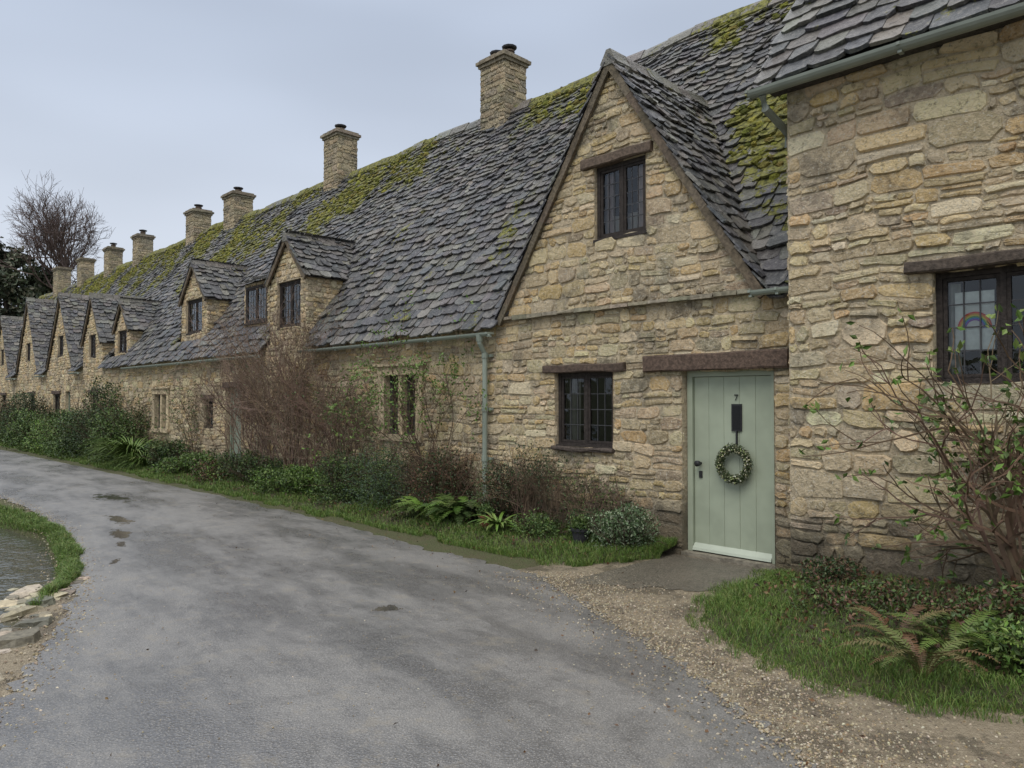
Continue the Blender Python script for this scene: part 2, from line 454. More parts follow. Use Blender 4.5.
for a, b, h in lims:
    mb = part(h, 'roof_structure')
    st = int((b-a)/.8)+1
    for i in range(st):
        p, q = lerp(a, b, i/st), lerp(a, b, (i+1)/st)
        mb.addl([Pmain(p, .35, -.1), Pmain(q, .35, -.1), Pmain(q, LEN, -.1), Pmain(p, LEN, -.1)], [(0, 1, 2, 3)], (.06, .055, .05))
        mb.addl([(p, RN, RZ+sag(p)), (q, RN, RZ+sag(q)), (q, 2*RN, 2.4), (p, 2*RN, 2.4)], [(0, 1, 2, 3)], (.1, .1, .1))
    w = part(h, 'walls')
    w.addl([(a, 2*RN-.1, 0), (b, 2*RN-.1, 0), (b, 2*RN-.1, 2.6), (a, 2*RN-.1, 2.6)], [(3, 2, 1, 0)], (.36, .29, .19))
def ridge(mbf, A, B, moss, wd=.15, ht=.1, seg=.42):
    A, B = Vector(A), Vector(B); L = (B-A).length; d = (B-A)/L; side = Vector((-d.y, d.x, 0)).normalized()
    t = 0
    while t < L-.05:
        l = min(seg*U(.8, 1.2), L-t); p, q = A+d*(t+.006), A+d*(t+l-.006); k = U(-.014, .016)
        prof = [(-wd, -ht*1.5), (-wd*.5, -.02), (-.03, .035), (.03, .035), (wd*.5, -.02), (wd, -ht*1.5), (wd*.85, -ht*1.8), (-wd*.85, -ht*1.8)]
        vs = []
        for c in (p, q):
            sg = sag(c.x) if abs(A.y-RN) < .01 else 0
            for (x, z) in prof: vs.append(tuple(c+side*(x+U(-.008, .008))+Vector((0, 0, z+k+sg+.02+U(-.005, .005)))))
        K = 8; fs = [tuple(range(K)), tuple(range(2*K-1, K-1, -1))]
        for i in range(K): fs.append((i, K+i, K+(i+1) % K, (i+1) % K))
        mbf(p.x).addl(vs, fs, vary((.13, .12, .10), .25), moss(p.x) if moss else .15)
        t += l
ridge(pf('slate_roof'), (-4.5, RN, RZ+.03), (44, RN, RZ+.03), lambda s: moss_main(s, 3.15)+.12)

def gable_roof(h, sc, hw, zE, zA, nf, e0=.18, oh=.1, both=True, mossk=.0):
    ang = math.atan2(zA-zE, hw); cg, sg = math.cos(ang), math.sin(ang); L = hw/cg
    for sd in ((-1, 1)):
        def P(u, v, o, sd=sd): return (sc+sd*(hw-v*cg)+sd*o*sg, u, zE+v*sg+o*cg)
        tile_slope(pc('slate_roof', h), pc('roof_moss', h), P, L, lambda v: (nf-oh+U(-.02, .01), mainn(zE+v*sg)+.12), None, e0=e0, e1=.11, wr=(.12, .3),
                   mossf=lambda u, v: clamp(mossk*sm(.3, 1.6, u)+.3*nz(u*1.3, v*1.3, sc)))
        mb = part(h, 'roof_structure')
        mb.addl([P(nf-.02, 0, -.01), P(mainn(zE), 0, -.01), P(mainn(zA), L, -.01), P(nf-.02, L, -.01)], [(0, 1, 2, 3)], (.07, .06, .05))
        tb = part(h, 'bargeboard')
        st = 12; dw = .085
        for i in range(st):
            v0, v1 = L*i/st, L*(i+1)/st
            a = [P(nf-oh+.015+.004*(i % 2), v0, .0), P(nf-oh+.015+.004*(i % 2), v1, .0), P(nf-oh+.015, v1, -dw+.012*nz(v1*3, sc)), P(nf-oh+.015, v0, -dw+.012*nz(v0*3, sc))]
            b = [(x[0], nf-oh+.055, x[2]) for x in a]
            tb.addl(a+b, BF, vary((.12, .095, .065), .15))
    ridge(pc('slate_roof', h), (sc, nf-oh, zA+.02), (sc, mainn(zA)+.1, zA+.02), None, .11, .08, .33)

DOOR = (0.0, 1.0, 0.0, 1.90)
FAC_OPS = [DOOR, (1.90, 2.78, 1.05, 1.93), (5.45, 6.42, 1.02, 2.06), (11.45, 12.2, 0., 1.86), (12.85, 13.35, 1.0, 1.62), (15.5, 16.5, .85, 1.8),
           (21.2, 22.0, .9, 1.8), (24.3, 24.9, 0, 1.9), (25.6, 26.5, .9, 1.8), (29.2, 30.1, .9, 1.8), (30.8, 31.4, 0, 1.9), (34.4, 35.3, .9, 1.8)]
LINT = [(-.16, 1.45, 1.90, 2.07), (1.72, 2.95, 1.93, 2.02)]
fo = [o for o in FAC_OPS]
stone_wall(pf('stonework'), front(0), -.5, 44., 0, 2.62, fo+LINT)
for a, b, h in lims:
    a = max(a, -.5)
    ops = [o for o in FAC_OPS if o[0] < b and o[1] > a]
    backing(part(h, 'walls'), front(0), a, b, lambda x: -.2, lambda x: 2.66, ops, depth=.2)
def window(h, s0, s1, z0, z1, n, panels=2, gx=3, gz=4, fcol=(.035, .028, .024), curtain=None, fw=.045, wood=True):
    fr = part(h, 'window_frames'); gl = part(h, 'window_glass'); ld = part(h, 'window_leading'); it = part(h, 'interior')
    box(fr, s0, s1, n, n+.07, z0, z0+fw, fcol); box(fr, s0, s1, n, n+.07, z1-fw, z1, fcol)
    box(fr, s0, s0+fw, n+.002, n+.068, z0+fw, z1-fw, fcol); box(fr, s1-fw, s1, n+.002, n+.068, z0+fw, z1-fw, fcol)
    box(fr, s0-.02, s1+.02, n-.05, n, z0-.02, z0+.015, fcol)
    W_ = (s1-s0-2*fw); pw = W_/panels
    for p in range(panels):
        a, b = s0+fw+p*pw, s0+fw+(p+1)*pw
        if p: box(fr, a-.018, a+.018, n+.004, n+.066, z0+fw, z1-fw, fcol)
        c = .028; a2, b2, c0, c1 = a+.018, b-.018, z0+fw+.003, z1-fw-.003
        if p == 0: a2 = a+.003
        if p == panels-1: b2 = b-.003
        for q in ((a2, a2+c, c0, c1), (b2-c, b2, c0, c1), (a2+c, b2-c, c0, c0+c), (a2+c, b2-c, c1-c, c1)):
            box(fr, q[0], q[1], n+.012, n+.05, q[2], q[3], fcol)
        a3, b3, e0, e1 = a2+c, b2-c, c0+c, c1-c
        dw, dz = (b3-a3)/gx, (e1-e0)/gz
        for i in range(1, gx): box(ld, a3+i*dw-.0045, a3+i*dw+.0045, n+.022, n+.034, e0, e1, (.05, .05, .052))
        for k in range(1, gz): box(ld, a3, b3, n+.0235, n+.0325, e0+k*dz-.0045, e0+k*dz+.0045, (.05, .05, .052))
        for i in range(gx):
            for k in range(gz):
                t1, t2 = U(-.003, .003), U(-.003, .003)
                x0, x1, y0, y1 = a3+i*dw, a3+(i+1)*dw, e0+k*dz, e0+(k+1)*dz
                gl.addl([(x0, n+.028+t1, y0), (x1, n+.028-t1, y0), (x1, n+.028-t1+t2, y1), (x0, n+.028+t1+t2, y1)], [(0, 1, 2, 3)], (1, 1, 1))
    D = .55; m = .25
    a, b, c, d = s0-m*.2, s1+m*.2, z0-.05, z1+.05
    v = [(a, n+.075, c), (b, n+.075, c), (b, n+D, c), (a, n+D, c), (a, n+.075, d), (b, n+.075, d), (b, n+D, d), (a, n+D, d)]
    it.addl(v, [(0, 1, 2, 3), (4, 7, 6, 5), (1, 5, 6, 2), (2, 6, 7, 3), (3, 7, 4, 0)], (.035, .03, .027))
    if curtain:
        cu = part(h, 'curtains')
        for (x0, x1, y0, y1, col) in curtain:
            st = 14
            for i in range(st):
                p, q = lerp(x0, x1, i/st), lerp(x0, x1, (i+1)/st)
                f = lambda x: n+.10+.02*math.sin(x*70)+.01*math.sin(x*31)
                cu.addl([(p, f(p), y0), (q, f(q), y0), (q, f(q), y1), (p, f(p), y1)], [(0, 1, 2, 3)], vary(col, .08))
TIM = (.085, .06, .045)
def lintel(h, s0, s1, z0, z1, n=0., col=TIM): beam(part(h, 'timber_lintels'), s0, s1, n-.055, n+.12, z0, z1, col)

window('B', 1.90, 2.78, 1.05, 1.93, .05, 2, 3, 4, curtain=[(2.5, 2.7, 1.1, 1.9, (.22, .2, .18))])
lintel('B', 1.72, 2.95, 1.925, 2.02)
lintel('B', -.16, 1.45, 1.895, 2.07, -.02, (.10, .068, .05))
lintel('B', 1.88, 2.80, 1.0, 1.05, -.01, (.07, .055, .045))
def stone_surround(h, s0, s1, z0, z1, n=0.):
    mb = part(h, 'stone_dressings'); c = (.48, .39, .25); c2 = (.44, .36, .24)
    box(mb, s0-.12, s0+.04, n-.04, n+.15, z0, z1, c, .004); box(mb, s1-.04, s1+.12, n-.04, n+.15, z0, z1, c2, .004)
    box(mb, s0-.14, s1+.14, n-.045, n+.15, z1+.001, z1+.13, c, .004); box(mb, s0-.12, s1+.12, n-.06, n+.15, z0-.1, z0-.001, c2, .004)
    box(mb, s0-.2, s1+.2, n-.10, n-.0, z1+.132, z1+.17, c2, .004)
    m = (s0+s1)/2
    box(mb, m-.05, m+.05, n-.02, n+.14, z0, z1, c, .003)
    return [(s0+.04, m-.05), (m+.05, s1-.04)]
for (h, a, b, z0, z1) in (('C', 5.5, 6.37, 1.08, 1.98), ('D', 15.55, 16.45, .9, 1.75)):
    for (p, q) in stone_surround(h, a, b, z0, z1):
        window(h, p, q, z0, z1, .07, 1, 3, 6, fcol=(.06, .055, .05), fw=.02, curtain=[(p+.02, q-.02, z0+.1, z0+.45, (.3, .28, .25))])
window('D', 12.85, 13.35, 1.0, 1.62, .05, 1, 3, 4)
lintel('D', 12.75, 13.45, 1.62, 1.72)
for h, a, b in (('E', 21.2, 22.), ('F', 25.6, 26.5), ('G', 29.2, 30.1), ('H', 34.4, 35.3)):
    window(h, a, b, .9, 1.8, .05, 2, 2, 4); lintel(h, a-.12, b+.12, 1.8, 1.92)

def door(h, s0, s1, zt, n, col, par=None, detailed=False):
    fr = part(h, 'door_frame'); dr = part(h, 'door')
    f = .06
    box(fr, s0, s0+f, n, n+.09, 0.02, zt, col); box(fr, s1-f, s1, n, n+.09, .02, zt, col); box(fr, s0+f, s1-f, n+.002, n+.09, zt-f, zt, col)
    a, b = s0+f+.004, s1-f-.004; k = 5; w = (b-a)/k
    for i in range(k):
        x0, x1 = a+i*w, a+(i+1)*w; o = U(0, .002); g = .003
        z0, z1 = .05, zt-f-.004
        vs = [(x0, n+.037, z0), (x0+g, n+.03+o, z0), (x1-g, n+.03+o, z0), (x1, n+.037, z0), (x0, n+.037, z1), (x0+g, n+.03+o, z1), (x1-g, n+.03+o, z1), (x1, n+.037, z1)]
        dr.addl(vs, [(0, 1, 5, 4), (1, 2, 6, 5), (2, 3, 7, 6)], vary(col, .02))
    box(dr, a, b, n+.046, n+.08, .05, zt-f-.004, col)
    dr.addl([(a, n-.02, .06), (b, n-.02, .06), (b, n+.03, .06), (a, n+.03, .06), (a, n-.01, .085), (b, n-.01, .085), (b, n+.03, .13), (a, n+.03, .13)], BF, mixc(col, (.6, .65, .58), .3))
    sl = part(h, 'door_sill'); box(sl, s0-.02, s1+.02, n-.1, n+.12, -.05, .045, (.2, .18, .14), .004)
SAGE = (.335, .375, .28)
door('B', 0.01, .99, 1.9, .07, SAGE)
door('D', 11.46, 12.19, 1.86, .08, (.22, .26, .2)); lintel('D', 11.35, 12.3, 1.86, 1.98)
door('F', 24.3, 24.9, 1.9, .08, (.22, .26, .2)); door('G', 30.8, 31.4, 1.9, .08, (.22, .26, .2))
ir = part('B', 'door_ironwork'); n = .07
box(ir, .385, .495, n+.016, n+.031, 1.29, 1.56, (.02, .02, .022))
box(ir, .40, .48, n+.012, n+.0155, 1.31, 1.54, (.005, .005, .006))
box(ir, .432, .446, n+.008, n+.030, 1.16, 1.292, (.02, .02, .022))
box(ir, .425, .465, n+.018, n+.027, 1.645, 1.655, (.01, .01, .01))
ir.addl([(.425, n+.018, 1.646), (.435, n+.018, 1.646), (.457, n+.018, 1.595), (.447, n+.018, 1.595)], [(0, 1, 2, 3)], (.01, .01, .01))
for z in (.95,):
    tube(ir, [W(.85, n+.03, z), W(.85, n-.01, z), W(.85, n-.02, z), W(.85, n-.05, z), W(.85, n-.06, z)], [.014, .014, .03, .032, .012], (.015, .015, .015), 10)
    box(ir, .832, .868, n+.02, n+.031, .80, .87, (.02, .02, .02))

sc, hw, zE, zA, nf = GAB[0]
gable_roof('B', sc, hw, zE, zA, 0., e0=.18, oh=.12, mossk=.2)
GW = (1.42, 2.13, 3.42, 4.27)
def gx(sc, hw, zE, zA, z): k = hw*(zA-z)/(zA-zE); return (sc-k, sc+k)
stone_wall(pc('stonework', 'B'), front(-.035), 0, 0, 2.66, 5.25, [GW, (1.33, 2.3, 4.27, 4.40)], xlim=lambda z: gx(sc, hw-.06, zE, zA-.08, z), hr=(.075, .18))
backing(part('B', 'walls'), front(-.035), sc-hw+.03, sc+hw-.03, lambda x: 2.63, lambda x: max(2.63, zA-.05-(zA-zE)*abs(x-sc)/hw), [GW], [sc], .15)
for i in range(14):
    a = .08+i*.26
    box(part('B', 'stone_dressings'), a, a+.255, -.085, .02, 2.625+U(-.006, .006), 2.665+U(-.004, .006), vary((.26, .23, .17), .2), .006)
window('B', 1.42, 2.13, 3.42, 4.27, .0, 2, 3, 5, curtain=[(1.46, 1.62, 3.45, 4.2, (.6, .45, .4)), (1.95, 2.1, 3.45, 4.2, (.4, .28, .25)), (1.62, 1.95, 3.45, 3.7, (.45, .4, .36))])
lintel('B', 1.33, 2.30, 4.27, 4.385, -.04, (.11, .08, .058))
def small_front(h, sc, hw, zE, zA, nf, zb, win, pan=2, ledge=None):
    iw = hw-.07
    stone_wall(pc('stonework', h), front(nf), 0, 0, zb, zA-.2, [win], xlim=lambda z: (sc-iw, sc+iw) if z < zE else gx(sc, iw, zE, zA-.06, z), hr=(.07, .13), wr=(.1, .25))
    backing(part(h, 'walls'), front(nf), sc-iw, sc+iw, lambda x: zb-.05, lambda x: zE+(zA-.05-zE)*(1-abs(x-sc)/iw), [win], [sc], .12)
    window(h, *win, nf+.04, pan, 3, 5)
def cheek(h, sc, iw, zE, nf, sd=-1, stones=True):
    x = sc+sd*iw; nm = mainn(zE)
    Mf = lambda a, z, o: (x+sd*o, a, z)
    part(h, 'walls').addl([(x, nf, mainz(nf)-.1), (x, nm, zE+.02), (x, nf, zE+.02)], [(0, 1, 2)], (.42, .35, .23))
    if stones: stone_wall(pc('stonework', h), Mf, nf, nm, mainz(nf)-.05, zE, (), xlim=lambda z: (nf-.02, mainn(z)), hr=(.07, .13), wr=(.1, .25))
for g, h, win in ((DOR[0], 'C', (9.02, 9.92, 2.95, 3.82)), (DOR[1], 'D', (14.25, 15.25, 3.2, 4.02)), (DOR[2], 'E', (19.35, 20.15, 2.95, 3.6))):
    sc, hw, zE, zA, nf = g
    zb = 2.6 if nf == 0 else mainz(nf)-.1
    small_front(h, sc, hw, zE, zA, nf, zb, win)
    cheek(h, sc, hw-.07, zE, nf, -1); cheek(h, sc, hw-.07, zE, nf, 1)
    gable_roof(h, sc, hw, zE, zA, nf, e0=.16, oh=.1, mossk=.1)
for g, h in zip(GAB[1:], 'EFGHH'):
    sc, hw, zE, zA, nf = g
    win = (sc-.35, sc+.35, 3.1, 3.8) if zE < 3 else (sc-.35, sc+.35, 2.9, 3.6)
    small_front(h, sc, hw, zE, zA, 0., 2.62, win)
    if zE > 3: cheek(h, sc, hw-.07, zE, 0, -1); cheek(h, sc, hw-.07, zE, 0, 1)
    gable_roof(h, sc, hw, zE, zA, 0., e0=.18, oh=.1, mossk=.1)
nf = .3; win = (10.94, 11.92, 3.2, 3.98)
stone_wall(pc('stonework', 'D'), front(nf), CAT[0], CAT[1], 3.05, 4.02, [win], wr=(.05, .1))
backing(part('D', 'walls'), front(nf), CAT[0], CAT[1], lambda x: 3.0, lambda x: 4.05, [win], (), .1)
window('D', *win, nf-.02, 2, 3, 5)
ca = math.atan(.47)
def Pcat(u, v, o): return (u, nf-.12+v*math.cos(ca)-o*math.sin(ca), 4.02+v*math.sin(ca)+o*math.cos(ca))
tile_slope(pc('slate_roof', 'D'), pc('roof_moss', 'D'), Pcat, 1.45, lambda v: (CAT[0]-.1, CAT[1]+.1), None, e0=.18, e1=.15)
for x in CAT:
    part('D', 'walls').addl([(x, nf, 3.0), (x, 1.6, 4.75), (x, nf, 4.05)], [(0, 1, 2)], (.36, .31, .22))

def chimney(h, s, n, w, d, zb, zt, pots=1):
    mb = part(h, 'chimney'); sh = part(h, 'walls')
    for (Mf, k) in ((lambda a, z, o: (s+a, n-d/2-o, z), w), (lambda a, z, o: (s-w/2-o, n-a, z), d), (lambda a, z, o: (s-a, n+d/2+o, z), w), (lambda a, z, o: (s+w/2+o, n+a, z), d)):
        stone_wall(lambda x: mb, Mf, -k/2-.01, k/2+.01, zb, zt-.16, (), hr=(.08, .17), wr=(.14, .34), out=(.006, .018), pal=[(.27, .23, .15), (.33, .27, .17), (.22, .19, .14), (.37, .30, .19)], amp=.004, split=.25)
    box(sh, s-w/2, s+w/2, n-d/2, n+d/2, zb, zt-.05, (.30, .26, .18))
    st = part(h, 'chimney_cap')
    for (z0, z1, e) in ((zt-.17, zt-.11, .04), (zt-.108, zt-.045, .075), (zt-.043, zt, .03)):
        for i in range(3):
            a, b = s-w/2-e+(w+2*e)*i/3, s-w/2-e+(w+2*e)*(i+1)/3-.006
            box(st, a, b, n-d/2-e, n+d/2+e, z0, z1, vary((.22, .19, .14), .15), .006)
    po = part(h, 'chimney_pot')
    for i in range(pots):
        x = s+(i-(pots-1)/2)*.34
        c = W(x, n, 0); T = lambda z: (c[0], c[1], zt+z)
        tube(po, [T(-.02), T(.10), T(.10), T(.13)], [.1, .09, .11, .1], (.12, .09, .07), 10)
        tube(po, [T(.13), T(.17)], [.03, .03], (.03, .03, .03), 6)
        tube(po, [T(.17), T(.20), T(.23)], [.14, .15, .03], (.05, .05, .055), 10)
for (h, s, zt, w, d, p) in (('C', 7.05, 8.2, .66, .58, 2), ('D', 12.98, 8.3, .64, .56, 1), ('E', 18.9, 7.95, .72, .6, 1), ('E', 22.0, 8.0, .66, .58, 1), ('F', 27.5, 8.05, .6, .55, 1),
                            ('G', 31.2, 8.1, .6, .55, 1), ('H', 35.3, 8.2, .6, .55, 0), ('H', 39.5, 8.3, .8, .6, 0)):
    chimney(h, s, RN, w, d, 6.6, zt, p)

GUT = (.25, .285, .24)
def gutter(h, s0, s1, n, z, r=.05, col=GUT):
    mb = part(h, 'gutter'); K = 8; st = max(2, int(abs(s1-s0)/1.2))
    for i in range(st):
        a, b = lerp(s0, s1, i/st), lerp(s0, s1, (i+1)/st)
        for rr in (r, r-.007):
            vs = []
            for x in (a, b):
                for j in range(K+1):
                    t = math.pi*j/K; vs.append((x, n-rr*math.cos(t), z-rr*math.sin(t)+.012*nz(x, 3)))
            mb.addl(vs, [(j, j+1, K+2+j, K+1+j) for j in range(K)], col)
        box(mb, a-.012, a+.012, n-r-.006, n+r+.02, z-.02, z+.004, col); box(mb, a-.015, a+.015, n-.03, n+.03, z-r-.008, z-r+.01, col)
gutter('C', 3.75, 8.7, EN-.05, 2.47); gutter('D', 10.3, 18.4, EN-.05, 2.47)
gutter('B', .12, -.4, -.2, 2.62, .05)
for a, b, h in ((22.7, 23.7, 'E'), (27.1, 28.2, 'F'), (31.8, 33.2, 'G')): gutter(h, a, b, EN-.05, 2.47)
dp = part('C', 'downpipe'); c = (.235, .27, .225)
px = 3.93
tube(dp, [W(px, -.2, 2.43), W(px, -.2, 2.34), W(px, -.11, 2.2), W(px, -.11, .05)], .034, c, 10)
for z in (2.15, 1.45, .8): tube(dp, [W(px, -.11, z), W(px, -.11, z+.07)], .043, c, 10); box(dp, px-.08, px+.08, -.07, -.03, z+.015, z+.05, c)
tube(dp, [W(px, -.2, 2.47), W(px, -.2, 2.36)], [.06, .042], c, 10)

# ---------------- right-hand house
A = 'A'; n0 = -.35
AW = [(-2.75, -1.46, 1.72, 2.58), (-6.5, -5.3, 1.7, 2.6)]
AL = [(-2.95, -1.28, 2.58, 2.70), (-6.7, -5.1, 2.58, 2.7)]
stone_wall(pc('stonework_damp', A), front(n0), -10, -.31, -.05, 4.42, AW+AL, hr=(.10, .23), wr=(.13, .44), out=(.005, .03), pal=PALR, amp=.034, split=.5)
backing(part(A, 'walls'), front(n0), -10, -.31, lambda x: -.2, lambda x: 4.5, AW, depth=.2)
Me = lambda a, z, o: (-.31+o, a, z)
backing(part(A, 'walls'), Me, n0, 6.5, lambda x: -.2, lambda x: 4.45+1.36*min(x-n0, 6.5-x), (), [3.07])
stone_wall(pc('stonework_damp', A), Me, n0, .0, 0, 4.4, (), hr=(.1, .2), wr=(.2, .4), pal=PALR)
stone_wall(pc('stonework_damp', A), Me, 0, 3, 3.0, 6.0, (), xlim=lambda z: (0+max(0, (z-4.4)/1.36), max(.1, min(6.2, mainn(z)))), hr=(.1, .2), wr=(.2, .4), pal=PALR)
window(A, -2.75, -1.46, 1.72, 2.58, n0+.06, 3, 3, 4, curtain=[(-1.60, -1.52, 1.8, 2.5, (.5, .48, .44)), (-2.7, -2.5, 1.8, 2.5, (.5, .48, .44))])
window(A, -6.5, -5.3, 1.7, 2.6, n0+.06, 3, 3, 4)
lintel(A, -2.95, -1.28, 2.58, 2.675, n0-.03, (.075, .058, .045)); lintel(A, -6.7, -5.1, 2.58, 2.675, n0-.03)
pp = MB(); q = n0+.06+.043
pp.addl([(-1.84, q, 1.98), (-1.58, q, 1.98), (-1.58, q, 2.42), (-1.84, q, 2.42)], [(0, 3, 2, 1)], (.82, .81, .78))
cx, cz = -1.71, 2.14
for k, col in enumerate(((.75, .06, .04), (.85, .28, .03), (.8, .65, .05), (.08, .45, .12), (.05, .22, .7), (.3, .1, .5))):
    r0, r1 = .115-k*.010, .115-(k+1)*.010
    for i in range(14):
        t0, t1 = math.pi*i/14, math.pi*(i+1)/14
        pp.addl([(cx+r0*math.cos(t0), q-.004, cz+r0*1.1*math.sin(t0)), (cx+r0*math.cos(t1), q-.004, cz+r0*1.1*math.sin(t1)), (cx+r1*math.cos(t1), q-.004, cz+r1*1.1*math.sin(t1)), (cx+r1*math.cos(t0), q-.004, cz+r1*1.1*math.sin(t0))], [(0, 1, 2, 3)], col)
a2 = math.radians(53); c2, s2 = math.cos(a2), math.sin(a2)
def PA(u, v, o): return (u, -.56+v*c2-o*s2, 4.33+v*s2+o*c2)
tile_slope(pc('slate_roof', A), pc('roof_moss', A), PA, 6.0, lambda v: (-10, -.16+U(-.04, .04)), None, e0=.2, e1=.13, wr=(.15, .42), th=(.025, .042), mossf=lambda u, v: clamp(.1+.4*nz(u, v)))
mb = part(A, 'roof_structure')
mb.addl([PA(-10, .05, -.03), PA(-.22, .05, -.03), PA(-.22, 6, -.03), PA(-10, 6, -.03)], [(0, 1, 2, 3)], (.05, .045, .04))
mb.addl([PA(-10, 6, -.03), PA(-.22, 6, -.03), (-.22, 6.7, 4.3), (-10, 6.7, 4.3)], [(0, 1, 2, 3)], (.1, .1, .1))
box(mb, -10, -.2, n0-.12, n0-.01, 4.31, 4.36, (.05, .045, .04))
gutter(A, -.10, -10, -.63, 4.30, .06, (.215, .24, .205))
dp2 = part(A, 'downpipe')
tube(dp2, [W(-.22, -.63, 4.24), W(-.22, -.58, 4.14), W(-.23, -.25, 4.05), W(-.24, -.18, 3.9)], .036, (.215, .24, .205), 10)

KM = {'stonework': M_stone, 'stonework_damp': M_stoneR, 'walls': M_mortar, 'slate_roof': M_slate, 'roof_moss': M_moss, 'roof_structure': M_timber, 'bargeboard': M_timber,
      'window_frames': M_timber, 'window_glass': M_glass, 'window_leading': M_black, 'interior': M_dark, 'curtains': M_fabric, 'timber_lintels': M_timber,
      'stone_dressings': M_dress, 'door_frame': M_paint, 'door': M_paint, 'door_sill': M_dress, 'door_ironwork': M_black, 'chimney': M_stone,
      'chimney_cap': M_dress, 'chimney_pot': M_terra, 'gutter': M_paint, 'downpipe': M_paint}
EM = {}
for k, c_ in (('A', (-5, 0)), ('B', (1.8, 0)), ('C', (7, 0)), ('D', (14, 0)), ('E', (21, 0)), ('F', (25.5, 0)), ('G', (30, 0)), ('H', (38, 0))):
    EM[k] = empty('stone_cottage', W(c_[0], c_[1], 0))
for (h, kind), mb in parts.items():
    if mb.f: mb.done(kind, KM[kind], EM[h])
pp.done('childs_drawing', M_fabric, EM['A'])

# ---------------- vegetation helpers
def rdir(up=0.):
    while True:
        v = Vector((U(-1, 1), U(-1, 1), U(-1, 1)))
        if .05 < v.length < 1:
            v.normalize(); v.z += up; return v.normalized()
def leaf(mb, p, d, L, w, col):
    p = Vector(p); d = d.normalized(); s = d.cross(rdir())
    if s.length < 1e-3: s = d.orthogonal()
    s.normalize(); u = s.cross(d)*.12*L
    a = p+d*L*.45
    mb.add([tuple(p), tuple(a+s*w*.5+u), tuple(p+d*L), tuple(a-s*w*.5+u)], [(0, 1, 2), (0, 2, 3)], col)
def grow(mb, p, d, L, r, depth, col, bend=.35, nb=3, spread=.7, shrink=.68, leafcb=None, seg=3, k=3, up=.1, rmin=.0012):
    pts = [p.copy()]; q = p.copy(); dd = d.copy(); rad = [r]
    for i in range(seg):
        dd = (dd+rdir()*bend*.5+Vector((0, 0, up*.3))).normalized(); q = q+dd*(L/seg); pts.append(q.copy()); rad.append(r*(1-.4*(i+1)/seg))
    tube(mb, [tuple(x) for x in pts], rad, col, k)
    if depth <= 0:
        if leafcb: leafcb(q, dd)
        return
    for i in range(nb):
        t = U(.35, 1.0) if i else 1.0
        ix = min(int(t*seg), seg-1); b = pts[ix].lerp(pts[ix+1], t*seg-ix)
        nd_ = (dd+rdir()*spread).normalized()
        grow(mb, b, nd_, L*shrink*U(.75, 1.15), max(r*.6, rmin), depth-1, col, bend, nb, spread, shrink, leafcb, seg, 3, up, rmin)
GREENS = [(.065, .11, .025), (.045, .085, .022), (.095, .14, .035), (.075, .115, .038)]
DKG = [(.028, .055, .018), (.04, .07, .024), (.024, .042, .016), (.06, .085, .03)]
def shrub(name, s, n, r, h, nl=2500, ls=.04, cols=GREENS, z0=.05, tw=(.07, .05, .035), core=.3, asp=.55, wide=1.0):
    o = W(s, n, 0); tb = MB(); mb = MB(); e = empty(name, o)
    clumps = [(U(-1, 1), U(-1, 1), U(.1, 1), U(.65, 1.35)) for _ in range(26)]
    base = Vector((o[0], o[1], z0))
    for i in range(14):
        d = Vector((U(-.8, .8)*wide, U(-.8, .8), U(.6, 1))).normalized()
        grow(tb, base+Vector((U(-.1, .1), U(-.1, .1), -.03)), d, h*.55, .008, 2, tw, .3, 3, .6)
    for i in range(nl):
        c = R.choice(clumps)
        d = rdir(.15); rr = U(.3, 1)**.5
        ps = c[0]*.62*r*wide+d.x*rr*r*.42; pn = c[1]*.62*r+d.y*rr*r*.42; pz = z0+c[2]*h*.72+d.z*rr*h*.26
        if (ps/(r*wide))**2+(pn/r)**2 > 1.15: continue
        if pz < .01: continue
        p = (base.x+ps*DX+pn*NX, base.y+ps*DY+pn*NY, pz)
        lum = c[3]
        col = tuple(x*lum for x in vary(R.choice(cols), .25))
        leaf(mb, p, rdir(.3), ls*U(.6, 1.3), ls*asp*U(.7, 1.2), col)
    mb.done('leaves', M_leaf, e); tb.done('twigs', M_twig, e)
def twiggy(name, s, n, w, h, cnt=14, col=(.09, .06, .04), leaves=0, z0=.05, depth=3, ls=.03, lcols=GREENS, lean=(0, 0), r=.008, nb=3, bend=.4, shrink=.66, sp=.6, L0=(.35, .55), rmin=.0012):
    o = W(s, n, 0); tb = MB(); mb = MB(); e = empty(name, o)
    def cb(q, d):
        for _ in range(leaves):
            if R.random() < .6: leaf(mb, q+rdir()*.03, rdir(.2), ls*U(.6, 1.2), ls*.5, vary(R.choice(lcols), .25))
    for i in range(cnt):
        ps, pn = U(-.5, .5)*w, U(-.12, .12)
        b = Vector(W(s+ps, n+pn, z0-.03)); ld = Vector((lean[0]*DX+lean[1]*NX, lean[0]*DY+lean[1]*NY, 0))
        d = (Vector((U(-.35, .35), U(-.25, .25), 1))+ld*U(.3, 1.4)).normalized()
        grow(tb, b, d, h*U(*L0), r*U(.6, 1.2), depth, vary(col, .25), bend, nb, sp, shrink, cb, 4, rmin=rmin)
    tb.done('stems', M_twig, e)
    if mb.f: mb.done('leaves', M_leaf, e)
